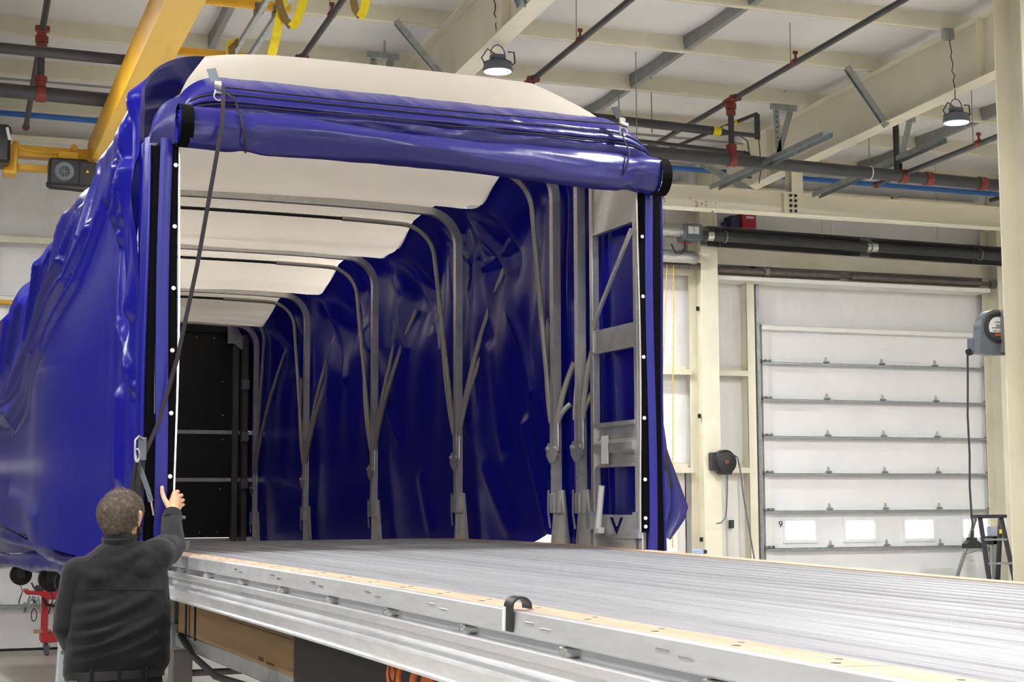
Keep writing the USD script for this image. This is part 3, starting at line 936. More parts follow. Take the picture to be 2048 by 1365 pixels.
# ================================================================ the rolling tarp system on the deck (frame T)
BLUE = M('blue_vinyl', '#10107a', .25, var=.05, vs=2.0, bump=.0012, bs=22, bdetail=2, spec=.34, translucent=(.025, '#1515b0'))
BLUEH = M('blue_vinyl_header', '#1d1c68', .28, var=.05, vs=2.0, bump=.002, bs=18, bdetail=2, spec=.55)
WHITEF = M('white_roof_vinyl', '#f1efe9', .5, var=.02, vs=1.5, translucent=(.30, '#fff4e2'))
BLACKF = M('black_hook_strip', '#060608', .9, spec=.1, bump=.0008, bs=400)
NAVY = M('blue_edge_binding', '#1c1c80', .3, var=.05)
ROPE = M('black_cord', '#1c1a1e', .8)
BLACKPANEL = M('black_bulkhead_panel', '#08080a', .4, var=.2, vs=6)

MAINS = [8.41, 8.77, 10.48, 12.46, 14.62, 16.70]
YF, YE = 7.80, 17.46
TOPH = 2.40
# where the cover is carried by a bow (sag 0) and where it hangs between
_sta = [7.80, 8.23, 8.41, 8.60, 8.77, 9.20, 9.40, 9.68, 9.95, 10.2, 10.40, 10.48, 11.00, 11.15, 11.5, 11.8, 12.1, 12.36, 12.46, 13.0, 13.15, 13.55, 13.9, 14.25, 14.52, 14.62, 15.12, 15.3, 15.7, 16.05, 16.4, 16.62, 16.70, 17.46]
_sag = [0, 0, .02, .05, .02, .02, .07, .17, .13, .05, .01, .0, .02, .08, .18, .15, .07, .01, .0, .02, .08, .19, .16, .07, .01, .0, .02, .08, .17, .13, .06, .01, .0, .0]
sag = PchipInterpolator(_sta, _sag)


def top_z(x, y):
    u = (np.asarray(x) - 2.65) / 1.38
    front = np.clip((9.5 - y) / .9, 0, 1)
    return deck(2.7, y) + TOPH + .03 * (1 - np.abs(u) ** 3) + front * np.clip(.155 * (1 - np.abs(u) ** 6), 0, 1) * np.clip((3.80 - np.asarray(x)) / .42, 0, 1) ** .7


def ridge(Y, Z, lines):
    """Relief of creases: each runs from (y0, z0) to (y1, z1), amp high and w wide."""
    up, dn = np.zeros_like(Y), np.zeros_like(Y)
    for y0, z0, y1, z1, amp, w in lines:
        dy, dz = (y1 - y0) * .8, z1 - z0
        L2 = dy * dy + dz * dz
        t = ((Y - y0) * .8 * dy + (Z - z0) * dz) / L2
        tc = np.clip(t, 0, 1)
        d2 = ((Y - y0) * .8 - tc * dy) ** 2 + (Z - z0 - tc * dz) ** 2
        w = w * (1.05 if y0 < 9.3 else .85 * (1 + .08 * (y0 - 9.3)))
        h = amp * np.exp(-d2 / (w * w) * 1.6)
        up = np.maximum(up, h)
        dn = np.minimum(dn, h)
    return up + dn


LEFT_CREASES = [
    (7.96, 3.84, 8.38, 3.29, 0.05, 0.06), (8.15, 3.67, 8.56, 3.40, 0.04, 0.05),
    (7.76, 3.44, 7.96, 2.73, 0.035, 0.05), (8.10, 3.48, 8.26, 3.16, 0.05, 0.05), (8.23, 3.18, 8.17, 2.74, -0.05, 0.06), (8.16, 2.72, 7.94, 2.32, 0.035, 0.035),
    (8.16, 2.31, 8.13, 1.88, 0.03, 0.05), (7.95, 2.37, 7.82, 1.87, -0.03, 0.05), (8.40, 3.56, 8.82, 3.30, 0.05, 0.06), (9.21, 3.82, 9.24, 3.31, 0.05, 0.06),
    (8.88, 3.30, 9.24, 3.05, 0.07, 0.07), (9.24, 3.05, 10.36, 2.74, 0.08, 0.07), (10.36, 2.74, 14.11, 2.47, 0.07, 0.07), (8.67, 3.36, 9.03, 3.02, 0.05, 0.05),
    (9.03, 3.02, 9.73, 2.71, 0.05, 0.05), (9.73, 2.71, 13.62, 2.41, 0.05, 0.06), (9.80, 3.66, 10.08, 3.29, 0.05, 0.05), (10.08, 3.29, 11.78, 3.09, 0.06, 0.06),
    (11.78, 3.09, 14.75, 2.68, 0.06, 0.06), (10.79, 3.70, 10.62, 3.23, 0.05, 0.05), (10.62, 3.23, 13.09, 2.91, 0.05, 0.05), (13.09, 2.91, 15.19, 2.57, 0.05, 0.05),
    (11.33, 3.54, 11.64, 3.18, 0.06, 0.05), (12.42, 3.59, 12.78, 3.04, 0.06, 0.06), (12.78, 3.04, 14.75, 2.68, 0.05, 0.06), (13.79, 3.48, 14.55, 3.03, 0.06, 0.06),
    (14.93, 3.43, 15.31, 3.00, 0.06, 0.06), (15.19, 2.57, 13.88, 2.50, 0.06, 0.1), (14.10, 2.43, 16.33, 2.48, -0.05, 0.08), (13.89, 1.78, 9.75, 1.66, 0.02, 0.1),
]
RIGHT_CREASES = [
    (10.21, 3.70, 9.68, 3.15, 0.05, 0.05), (9.68, 3.15, 9.28, 2.45, 0.04, 0.05), (9.28, 2.45, 9.04, 1.89, 0.03, 0.05), (11.10, 3.98, 10.45, 3.50, 0.05, 0.05),
    (9.87, 3.70, 9.69, 3.39, -0.05, 0.07), (9.78, 3.54, 10.16, 3.39, 0.04, 0.04), (10.30, 3.77, 9.79, 3.27, 0.05, 0.05), (10.16, 3.32, 9.79, 2.11, 0.03, 0.08),
    (10.26, 3.47, 10.02, 2.88, -0.04, 0.06), (10.51, 3.69, 10.40, 3.20, 0.03, 0.03), (12.00, 3.93, 11.68, 3.52, 0.05, 0.05), (11.68, 3.52, 10.98, 2.89, 0.04, 0.05),
    (11.56, 3.74, 11.34, 3.16, -0.04, 0.06), (10.98, 2.89, 10.46, 2.27, 0.03, 0.06), (12.19, 3.58, 11.92, 2.98, 0.03, 0.04), (13.34, 3.74, 12.66, 3.04, 0.05, 0.06),
    (12.66, 3.04, 12.04, 2.26, 0.03, 0.06), (14.15, 3.65, 13.47, 2.85, 0.04, 0.06), (15.25, 3.68, 14.65, 2.93, 0.03, 0.05), (15.86, 3.65, 15.32, 2.98, 0.03, 0.05),
    (12.46, 3.79, 12.12, 3.41, -0.03, 0.05), (14.32, 3.72, 14.14, 3.27, -0.03, 0.05), (10.16, 1.98, 9.71, 1.57, 0.03, 0.12), (9.44, 2.26, 9.05, 1.58, 0.04, 0.06),
    (11.55, 1.93, 11.31, 1.54, 0.02, 0.08),
]
cover = thing('tarp_cover', 'blue vinyl tarp cover with a white roof, stretched over bows along the trailer', 'tarp', (2.7, 12.5, 1.3), frame='T')
NY = 330
Yc = np.linspace(YF, YE, NY)
XL, XR, RC = 1.56, 3.80, .20


def edge_z(y, x):
    return top_z(x, y) - sag(y)


# roof: white, hanging between the bows
xs_ = np.linspace(XL, XR, 44)
X, Y = np.meshgrid(xs_, Yc, indexing='ij')
wr = (meshkit.fbm(np.stack([X * .8, Y * 4.2, X * 0], -1), 3, 3) - .5) * .07 * np.clip(sag(Y) / .16, 0, 1)
wr -= .018 * np.clip(sag(Y) / .16, 0, 1) * np.sin(Y * 14 + .8 * np.sin(X * 1.7))
Z = top_z(X, Y) - sag(Y) + wr
part('roof_sheet', MB().grid(np.stack([X, Y, Z], -1), flip=False), WHITEF, cover, smooth=True)

# left curtain: corner, side, bottom edge; u runs from the roof edge down to the hem
hem_l = PchipInterpolator([7.6, 8.4, 8.83, 9.33, 10.85, 13.35, 14.8, 17.4], [1.42, 1.45, 1.479, 1.505, 1.524, 1.532, 1.562, 1.60])
nu = 120
u = np.linspace(0, 1, nu)
U, Y = np.meshgrid(u, Yc, indexing='ij')
ze = edge_z(Y, XL)
za = ze - RC - .03
hz = hem_l(Y)
side_x = np.full_like(Y, 1.255)
uc = .16
ang = np.clip(U / uc, 0, 1) * pi / 2
rx = XL - side_x
Xl = np.where(U < uc, XL - rx * np.sin(ang), side_x)
Zl = np.where(U < uc, ze - (ze - za) * (1 - np.cos(ang)), za + (hz - za) * (U - uc) / (1 - uc))
out = ridge(Y, Zl, LEFT_CREASES)
fade = np.clip((U - .04) / .14, 0, 1)
acc = .022 * np.sin(2 * pi * (Y - 7.8) / .37 + 1.6 * np.sin(Y * 1.3)) * np.clip((3.75 - Zl) / -.5 + 1, 0, 1) * np.clip((Y - 8.2) / 1, 0, 1)
vert = .030 * np.sin(2 * pi * (Y - 7.78) / .155 + 1.2 * (Zl - 3)) * np.exp(-((Y - 8.02) / .26) ** 2) * np.clip((Zl - 2.2) / 1.0, .1, 1)
big = (meshkit.fbm(np.stack([Y * .55, Zl * .8, Y * 0], -1), 2, 8) - .5) * .07
blg = .05 * np.sin(pi * np.clip((Zl - 1.5) / 2.2, 0, 1)) * np.clip((Y - 7.9) / .6, 0, 1)
g_ = np.clip((3.65 - Zl) / 1.1, 0, 1) ** .8           # the panel stands out from the deck behind the first post, then falls back
s_ = np.clip((Y - 7.8) / 1.8, 0, 1)
e_ = np.clip((Y - 9.7) / 3.3, 0, 1)
flare = .26 * g_ * s_ * s_ * (3 - 2 * s_) * (1 - .75 * e_ * e_ * (3 - 2 * e_))
off = (out * 1.1 + acc * .6 + vert) * fade + (big * .5) * fade * np.clip((Y - 7.82) / .5, 0, 1) + flare
micro = (meshkit.fbm(np.stack([Y * 7, Zl * 4, Y * 0], -1), 3, 21) - .5) * .022 * np.exp(-((Zl - ze + .12) / .22) ** 2) * np.clip(U / .06, 0, 1) * .45
part('side_curtain', MB().grid(np.stack([Xl - off - micro, Y, Zl], -1), flip=True), BLUE, cover, smooth=True)

# right curtain
hem_r = PchipInterpolator([7.62, 8.3, 8.8, 9.05, 9.3, 9.9, 10.2, 10.6, 17.4], [1.50, 1.47, 1.50, 1.55, 1.50, 1.42, 1.40, 1.34, 1.25])
Yr = np.linspace(7.70, YE, 360)
U, Y = np.meshgrid(u, Yr, indexing='ij')
ze = edge_z(Y, XR) - .09 * np.clip((8.7 - Y) / .6, 0, 1)
za = ze - RC - .05
hz = hem_r(Y)
side_x = 4.035
Xr_ = np.where(U < uc, XR + (side_x - XR) * np.sin(np.clip(U / uc, 0, 1) * pi / 2), side_x)
ang = np.clip(U / uc, 0, 1) * pi / 2
Zr = np.where(U < uc, ze - (ze - za) * (1 - np.cos(ang)), za + (hz - za) * (U - uc) / (1 - uc))
fade = np.clip((U - .03) / .14, 0, 1)
inn = ridge(Y, Zr, RIGHT_CREASES)
pleat = .040 * (np.sin(2 * pi * (Y - 8.2) / .125 + 1.3 * np.sin(Zr * 1.3) + .5 * Zr) - .6) * np.exp(-((Y - 8.55) / .36) ** 4) * np.clip((Zr - 1.45) / .5, .35, 1)
acc = .030 * np.sin(2 * pi * (Y - 8.9) / .62 + .8 * np.sin(Zr * 2.2)) * np.clip((Zr - 1.9) / 1.6, 0, 1) * np.clip((Y - 8.9) / .4, 0, 1)
big = (meshkit.fbm(np.stack([Y * .7, Zr * .7, Y * 0], -1), 2, 18) - .5) * .07
poc = -.09 * np.clip(sag(Y) / .18, 0, 1) * np.exp(-((Zr - za + .12) / .22) ** 2)      # the pocket pulled outwards below each sagging roof bay
off = (inn + pleat + acc + poc + big) * fade
off = np.where(Y < 8.3, off * np.clip((Y - 7.7) / .4, 0, 1), off)
# the curtain stays outside the bow posts
for ym in MAINS + [16.98]:
    keep = np.exp(-((Y - ym) / .05) ** 2)
    off = off * (1 - keep) + np.minimum(off, .02) * keep
part('side_curtain', MB().grid(np.stack([Xr_ - np.minimum(off, .075), Y, Zr], -1), flip=False), BLUE, cover, smooth=True)
# bottom hem and the loose folds gathered along the left rail
for k, (dz, r_, dx) in enumerate(((-.02, .012, .0),)):
    part('hem', MB().tube([(1.265 - float(np.interp(y, Yc, off[0][:NY])) * 0, y, float(hem_l(y))) for y in np.linspace(7.9, 17.2, 30)], .014, 8), NAVY, cover)


def gathered(y0, y1, zf, xf, r0, seed, lab=None):
    ys_ = np.linspace(y0, y1, 90)
    th = np.linspace(-pi * .55, pi * .75, 18)
    P = []
    for y in ys_:
        r = r0 * (1 + .25 * math.sin(y * 1.7 + seed)) * min(1, (y - y0) / 1.2 + .12)
        w_ = (meshkit.noise(np.array([y * 5.0, th.mean(), seed]).reshape(1, 3), seed)[0] - .5) * .02
        row = []
        for q in th:
            n_ = (float(meshkit.noise(np.array([[y * 3, q * 1.2, seed]]), seed)[0]) - .5) * .012
            row.append((xf(y) - (r + n_) * cos(q), y, zf(y) + (r * 1.2 + n_) * sin(q) + w_))
        P.append(row)
    part('gathered_fold', MB().grid(np.array(P), flip=True), BLUE, cover, smooth=True)


part('inner_skirt', MB().grid(np.array([[(1.375, y, float(hem_l(y)) + .02 + (float(deck(1.4, y)) - .19 - float(hem_l(y)) - .02) * s) for s in np.linspace(0, 1, 5)] for y in np.linspace(8.2, 17.3, 40)]), flip=True), BLUE, cover, smooth=True)
gathered(8.3, 17.2, lambda y: hem_l(y) - .065 - .006 * (y - 8.3), lambda y: 1.255 - .16 * math.exp(-((y - 9.7) / 1.6) ** 2) + .05, .05, 1)
gathered(8.3, 17.3, lambda y: float(deck(1.4, y)) - .13 - .002 * (y - 9), lambda y: 1.30 - .13 * math.exp(-((y - 9.6) / 1.6) ** 2) + .05, .055, 4)

# ---------------------------------------------------------------- bows
def bow_path(y, dy, z_leg, top_off, xl=1.45, xr=3.955, r=.24, foot=None, lean=True):
    """U-shaped path from the right leg over the roof to the left leg; dy = lean at the top."""
    zt_ = lambda x: float(top_z(x, y + dy)) - top_off
    pts = []
    z0 = z_leg
    ztop = zt_(xr - r)
    for s in np.linspace(0, 1, 8):
        pts.append((xr, y + dy * (s * (ztop - r - z0)) / (ztop - z0), z0 + s * (ztop - r - z0)))
    for a in np.linspace(0, pi / 2, 9)[1:]:
        pts.append((xr - r + r * cos(a), y + dy * (1 - (r - r * sin(a)) / (ztop - z0)), ztop - r + r * sin(a)))
    for x in np.linspace(xr - r, xl + r, 14)[1:]:
        pts.append((x, y + dy, zt_(x)))
    zl = zt_(xl + r)
    for a in np.linspace(pi / 2, pi, 9)[1:]:
        pts.append((xl + r + r * cos(a), y + dy * (1 - (r - r * sin(a)) / (zl - z0)), zl - r + r * sin(a)))
    for s in np.linspace(1, 0, 8)[1:]:
        pts.append((xl, y + dy * (s * (zl - r - z0)) / (zl - z0), z0 + s * (zl - r - z0)))
    return np.array(pts)


def main_bow(y, label, lean):
    z = float(deck(2.7, y))
    t = thing('tarp_bow', label, 'bow', (2.7, y, z), frame='T', group=None)
    w = .026
    path = bow_path(y, 0, z + .27, .060)
    part('bow_frame', MB().tube(path, None, section=[(-w, -w), (w, -w), (w, w), (-w, w)], up=(0, 1, 0)), ALUB, t)
    for sx, x in ((1, 3.955), (-1, 1.45)):
        zz = float(deck(x, y))
        f = MB()
        f.extr([(-.115, 0), (.115, 0), (.045, .33), (-.045, .33)], lambda a, c, s, x=x, sx=sx: (x + sx * (.03 + s), y + a, zz + c), 0, .008)
        foot = part('foot_plate', f, ALUB, t)
        f = MB().box(x - .02, x + .03, y - .006, y + .006, zz, zz + .24)
        f.beam((x + .02 * sx, y + .112, zz), (x + .02 * sx, y + .044, zz + .33), .03, .006, up=(1, 0, 0))
        f.beam((x + .02 * sx, y - .112, zz), (x + .02 * sx, y - .044, zz + .33), .03, .006, up=(1, 0, 0))
        part('rib', f, ALUB, foot)
        part('clamp', MB().box(x - .032, x + .03, y - .036, y + .036, zz + .19, zz + .31, .004), ALUB, foot)
        part('roller_guide', MB().tube([(x - .034, y + .045, zz + .33), (x - .034, y + .05, zz + .2), (x - .034, y + .03, zz + .13), (x - .034, y + .02, zz + .10)], .007, 6), GALV, foot)
        h = MB().extr([(-.085, .02), (-.05, .05), (.05, .05), (.085, .02), (.08, -.03), (.03, -.075), (-.03, -.075), (-.08, -.03)], lambda a, c, s, x=x, sx=sx: (x - sx * (.026 + s), y + a, zz + .57 + c), 0, .006)
        for q in (-.055, .055):
            h.cyl((x - sx * .022, y + q, zz + .585), (x - sx * .045, y + q, zz + .585), .012, n=8)
        part('hub_plate', h, ALUB, t)
        rv = MB()
        for dz in (.40, .47, 2.02, 2.10):
            rv.lathe([(0, .004), (.006, .003), (.008, 0)], (x - sx * .024, y + .008, zz + dz), (-sx, 0, 0), 8)
        part('rivet', rv, CHROME, t, kind='stuff')
    for dy, z_end, full in lean:
        q = .05 if dy > 0 else -.05
        if full:
            pth = bow_path(y + q, dy - q, z + .585 + .16, .055, xl=1.46, xr=3.945)
            mid = (pth[:, 0] < 3.35) & (pth[:, 2] > z + 2.2) & (pth[:, 0] > 1.80)
            if full == 2:
                i0, i1 = np.nonzero(mid)[0][[0, -1]]
                tb = MB().tube(pth[:i0 + 1], .018, 8)
                lb = part('lift_bow', tb, TUBEG, t)
                part('lift_bow_leg', MB().tube(pth[i1:], .018, 8), TUBEG, lb)
                part('dark_gap_strip', MB().tube(pth[i0 - 1:i1 + 2], .012, 8), RUBBER, lb)  # black strip stands in for the shaded gap in the roof fabric
            else:
                lb = part('lift_bow', MB().tube(pth, .018, 8), TUBEG, t)
            for x in (3.945, 1.46):
                zz = float(deck(x, y))
                part('hinge_rod', MB().cyl((x, y + q, zz + .57), (x, y + q + (dy - q) * .0, zz + .585 + .17), .010, n=8), ALUB, lb)
        else:
            zz = float(deck(3.95, y))
            s = np.linspace(0, 1, 8)
            z0 = zz + .585 + .16
            H_ = z_end - z0
            pth = np.stack([3.945 + .21 * np.clip(H_ / 1.4, .3, 1) * s ** 2.0, y + q + (dy - q) * s, z0 + H_ * s], 1)
            lb = part('lift_bow', MB().tube(pth, .018, 8), TUBEG, t)
            part('hinge_rod', MB().cyl((3.945, y + q, zz + .57), tuple(pth[0] + (pth[1] - pth[0]) * .05), .010, n=8), ALUB, lb)
    return t


FAN = [(.55, 0, 2), (.68, 3.35, 0), (-.55, 3.45, 0), (-.30, 2.80, 0)]
main_bow(10.48, 'square aluminium bow fanned with grey tubes, third from the open end', FAN)
main_bow(12.46, 'square aluminium bow fanned with grey tubes, fourth from the open end', [(.55, 0, 2), (.66, 3.2, 0), (-.50, 3.55, 0), (-.62, 3.3, 0)])
main_bow(14.62, 'square aluminium bow fanned with grey tubes, fifth from the open end', [(.5, 0, 2), (.62, 3.2, 0), (-.48, 3.4, 0), (-.62, 3.2, 0)])
main_bow(16.70, 'farthest square aluminium bow, next to the black bulkhead', [(-.45, 0, 1), (-.75, 3.5, 0)])
main_bow(8.77, 'second square aluminium bow from the open end, with its grey tubes folded close', [(.38, 0, 1), (.30, 3.0, 0), (-.10, 2.35, 0), (-.16, 2.6, 0)])
main_bow(8.41, 'first square aluminium bow from the open end, beside the ladder frame', [(.10, 2.45, 0), (.06, 2.7, 0), (-.10, 2.75, 0), (-.06, 2.4, 0)])

# ---------------------------------------------------------------- rear ladder frame at the open end
t = thing('rear_frame', 'aluminium ladder frame holding up the open end of the tarp', 'frame', (2.7, 7.9, 1.5), frame='T')
for x, sx in ((3.957, 1), (1.383, -1)):
    zb = float(deck(x, 7.9)) + .002
    zt_ = 3.70
    for y in (7.655, 8.215):
        part('post', MB().box(x - .022, x + .022, y - .022, y + .022, zb, zt_, .003), ALUB, t)
    xi = x - sx * .026
    for z0, z1 in ((3.31, 3.62), (2.61, 2.75)):
        p = MB().box(x - .012, x + .012, 7.677, 8.193, z0, z1, .003)
        p.box(min(xi, x), max(xi, x), 7.677, 8.193, z0, z0 + .012, .002)
        part('cross_plate', p, ALUB, t)
    p = MB()
    p.extr([(0, 2.21), (.035, 2.205), (.035, 2.185), (.012, 2.18), (.010, 2.11), (.045, 2.085), (.045, 2.045), (.012, 2.03), (.010, 1.965), (.022, 1.96), (.022, 1.95), (0, 1.95)], lambda a, c, s, x=x, sx=sx: (x + sx * .008 - sx * a, s, c), 7.677, 8.193)
    part('channel_plate', p, ALUB, t)
    part('diagonal_brace', MB().beam((xi, 8.195, 2.765), (xi, 7.675, 3.27), .022, .022, ch=.003), ALUB, t)
    # base plate with the cut-out V emblem
    F = lambda a, c, s, x=x, sx=sx: (x - sx * (.014 + s), 8.24 - a, float(deck(x, 7.9)) + .004 + c)
    plate = sg.box(0, 0, .64, .185)
    V = sg.Polygon([(.235, .170), (.288, .170), (.325, .120), (.362, .170), (.415, .170), (.335, .074), (.315, .074)])
    bp = part('base_plate', MB().extr(plate.difference(V), F, 0, .008), ALUB, t)
    part('channel', MB().extr(sg.box(.05, .055, .60, .066), F, .008, .014), ALUB, bp)
    part('end_lug', MB().extr(sg.box(.555, .06, .60, .20), F, .008, .022).extr(sg.box(.56, .06, .64, .11), F, .008, .03), ALUP, bp)
    part('bracket', MB().extr(sg.box(.015, .10, .075, .20), F, .008, .05).extr(sg.box(.035, 0, .055, .12), F, .008, .02), ALUB, bp)
    em = MB()
    for i_, (a0, w_) in enumerate(((.23, .035), (.275, .03), (.315, .045), (.37, .03), (.405, .03))):
        em.extr(sg.box(a0, .018, a0 + w_, .034 + .006 * (i_ % 2)), F, .008, .010)
    part('embossed_mark', em, ALUP, bp, kind='stuff')
    if sx > 0:
        part('pin_handle', MB().cyl((3.90, 8.075, 1.60), (3.905, 8.03, 1.845), .019, n=12).box(3.885, 3.925, 8.04, 8.10, 1.575, 1.61, .004), WHITEP, t, label='white pin handle')
        part('tag', MB().box(3.918, 3.924, 7.98, 8.06, 1.97, 2.13), WHITEP, t)
part('header_tube', MB().box(1.47, 3.93, 7.64, 7.68, 3.74, 3.80, .004), ALUB, t)
# closure edges at both sides of the opening: binding, hook strips, screws
for side, xs4 in (('L', [(1.402, 1.413), (1.365, 1.402), (1.305, 1.365), (1.262, 1.305), (1.248, 1.262)]), ('R', [(3.924, 3.934), (3.934, 3.972), (3.972, 4.020), (4.020, 4.062), (4.062, 4.078)])):
    zb = float(deck(1.4 if side == 'L' else 4.0, 7.6)) + (.0 if side == 'L' else .10)
    zt_ = 3.52
    lab = 'blue and black closure edge of the tarp at the ' + ('left' if side == 'L' else 'right') + ' of the opening'
    e = thing('closure_edge', lab, 'flap', (xs4[2][0], 7.6, zb), frame='T')
    mats = [WHITEM, BLACKF, NAVY, BLACKF, NAVY] if side == 'L' else [ALUB, BLACKF, NAVY, BLACKF, NAVY]
    nm = ['edge_trim', 'screw_strip', 'binding', 'hook_strip', 'outer_binding']
    for i_, ((xa, xb), m_, n_) in enumerate(zip(xs4, mats, nm)):
        pr = .014 if i_ in (2,) else .008
        low = zb - (.10 if side == 'R' and i_ > 1 else 0) - (.06 if i_ == 3 else 0)
        zs = np.linspace(low, zt_ + (.02 if i_ in (1, 2) else -.02), 24)
        wob = .006 * np.sin(zs * 3.1 + i_)
        xa_, xb_ = (xa, xb)
        P = [[(xa_ + w_, 7.612, z), (xa_ + w_, 7.60 - pr, z), ((xa_ + xb_) / 2 + w_, 7.597 - pr - (.006 if i_ in (2, 4) else 0), z), (xb_ + w_, 7.60 - pr, z), (xb_ + w_, 7.612, z)] for z, w_ in zip(zs, wob)]
        part(n_, MB().grid(np.array(P), flip=False), m_, e, smooth=40)
    xsr = (xs4[1][0] + xs4[1][1]) / 2
    for z in [1.58 + .305 * k for k in range(7)] if side == 'L' else [1.62, 1.665] + [1.875 + .335 * k for k in range(5)]:
        part('screw', MB().lathe([(0, .008), (.008, .007), (.011, .003), (.011, 0)], (xsr, 7.592, z), (0, -1, 0), 12), WHITEM, e)
    # vinyl lapping round the corner to the curtain
    if side == 'L':
        zs = np.linspace(zb - .05, 3.55, 60)
        P = []
        for z in zs:
            row = []
            for q in np.linspace(0, 1, 10):
                fold = .018 * math.sin(q * 9 + z * 1.5) * q
                row.append((1.262 - .02 * math.sin(q * pi) - fold, 7.60 + .22 * q, z))
            P.append(row)
        part('return_lap', MB().grid(np.array(P), flip=True), BLUE, e, smooth=True)
    else:
        # loose corner of the curtain flaring out past the right post
        zs = np.linspace(0, 1, 26)
        P = []
        for s in zs:
            z = 2.30 - .72 * s
            wd = .005 + .175 * min(1, s * 1.25) ** 1.2 * (1 if s < .8 else 1 - (s - .8) * 3.2)
            row = []
            for q in np.linspace(0, 1, 9):
                row.append((4.07 + wd * q, 7.60 + .07 * q + .02 * math.sin(q * 7 + s * 5), z - .04 * q * (s > .8)))
            P.append(row)
        fl = part('loose_corner', MB().grid(np.array(P)), BLUEH, e, smooth=True)
        part('pull_strap', MB().strap([(4.085, 7.61, 2.03), (4.095, 7.60, 1.95), (4.12, 7.61, 1.82)], .03, .004, up=(0, 1, 0)), WEB, fl)

# ---------------------------------------------------------------- rolled rear curtain: header panel, roll, cords
t = thing('rolled_curtain', 'rolled-up blue rear curtain tied under the roof edge of the tarp', 'curtain', (2.7, 7.55, 3.4), frame='T')
nx, nz = 200, 40
xa_, xb_ = 1.405, 4.00
xg = np.linspace(xa_, xb_, nx)
wg = np.linspace(0, 1, nz)
Xg, Wg = np.meshgrid(xg, wg, indexing='ij')
ends = np.minimum(Xg - xa_, xb_ - Xg)
zt_ = 3.925 - .21 * (1 - np.sqrt(np.clip(1 - (1 - np.clip(ends / .24, 0, 1)) ** 2, 0, 1))) - .012 * (Xg - xa_) / 2.6
zb_ = 3.60
Zg = zb_ + (zt_ - zb_) * Wg
Yg = 7.60 - .05 * np.sin(pi * Wg) + .17 * Wg ** 3
wr = (meshkit.fbm(np.stack([Xg * 9 + Zg * 6, Zg * 3, Xg * 0], -1), 3, 31) - .5) * .035 * np.clip((Wg - .45) / .4, 0, 1)
wr += (meshkit.fbm(np.stack([Xg * 5, Zg * 22, Xg * 0], -1), 3, 32) - .5) * .03 * np.exp(-((Wg - .36) / .12) ** 2)
seam = .012 * np.exp(-((Wg - .60) / .025) ** 2) + .014 * np.exp(-((Wg - .42) / .03) ** 2)
part('header_panel', MB().grid(np.stack([Xg, Yg - wr + seam * 1.2, Zg], -1), flip=True), BLUEH, t, smooth=True)
for wv in (.605, .425):
    i_ = int(wv * (nz - 1))
    part('seam', MB().tube([(Xg[k, i_], (Yg - wr)[k, i_] - .002, Zg[k, i_]) for k in range(3, nx - 3, 3)], .0045, 6), ROPE, t)
# the roll
nth = 40
xr_ = np.linspace(1.42, 3.995, 190)
th = np.linspace(0, 2 * pi, nth)
Xr2, Tr = np.meshgrid(xr_, th, indexing='ij')
pinch = np.zeros_like(Xr2)
for xp in (1.71, 3.83):
    pinch += np.exp(-((Xr2 - xp) / .05) ** 2)
rad = .090 * (1 - .16 * pinch) + (meshkit.fbm(np.stack([Xr2 * 2.2, np.cos(Tr) * 1.4, np.sin(Tr) * 1.4], -1), 3, 41) - .5) * .035
rad += .012 * np.sin(Tr * 2 + Xr2 * 3) + (meshkit.fbm(np.stack([Xr2 * 14, np.cos(Tr) * 2, np.sin(Tr) * 2], -1), 2, 43) - .5) * .02 * pinch
zc = 3.588 - .020 * (Xr2 - 1.45)
part('roll', MB().grid(np.stack([Xr2, 7.500 - rad * .95 * np.cos(Tr), zc + rad * 1.04 * np.sin(Tr)], -1), flip=False), BLUEH, t, smooth=True)
for x0, x1, nm_ in ((1.372, 1.435, 'end_band'), (3.985, 4.045, 'end_band')):
    P = []
    for x in np.linspace(x0, x1, 5):
        P.append([(x, 7.500 - .101 * cos(q), 3.588 - .020 * (x - 1.45) + .105 * sin(q)) for q in np.linspace(0, 2 * pi, 40)])
    part(nm_, MB().grid(np.array(P)), BLACKF, t, smooth=True)
    sp = MB()
    a = np.linspace(.6, 2 * pi * 3.2, 90)
    r_ = .02 + .085 * a / a[-1]
    xe = x0 + .004 if x0 < 2 else x1 - .004
    P = [[(xe + d_, 7.50 - r * .86 * cos(q), 3.588 - .020 * (xe - 1.45) + r * .95 * sin(q)) for d_ in (-.006, .006)] for r, q in zip(r_, a)]
    part('spiral_edge', MB().grid(np.array(P)), NAVY, t, smooth=True)
P = []
for q in np.linspace(0, 1, 14):
    x = 1.42 - .165 * q
    zt2 = 3.53 + .225 * math.sqrt(max(0, 1 - q ** 2.2))
    P.append([(x, 7.575 + .03 * q - .018 * math.sin(pi * s), zt2 + (3.515 - zt2) * s) for s in np.linspace(0, 1, 9)])
part('side_flap', MB().grid(np.array(P), flip=False), BLUEH, t, smooth=True)
# cords and buckles
def buckle(x, y, z, lab):
    k = thing('buckle', lab, 'buckle', (x, y, z - .06), frame='T')
    part('plate', MB().box(x - .018, x + .018, y - .006, y + .006, z - .03, z + .035, .004), CHROME, k)
    part('roller', MB().cyl((x - .02, y - .014, z), (x + .024, y - .014, z - .01), .013, n=10), CHROME, k)
    part('ring', MB().tube([(x + .022 * cos(q), y - .012, z - .045 + .022 * sin(q)) for q in np.linspace(0, 2 * pi, 14)], .005, 6), CHROME, k)
    part('anchor_strap', MB().strap([(x - .03, y + .03, z + .10), (x - .012, y + .005, z + .03)], .045, .004, up=(0, 1, 0)), GREYP if x < 2 else WEB, k)


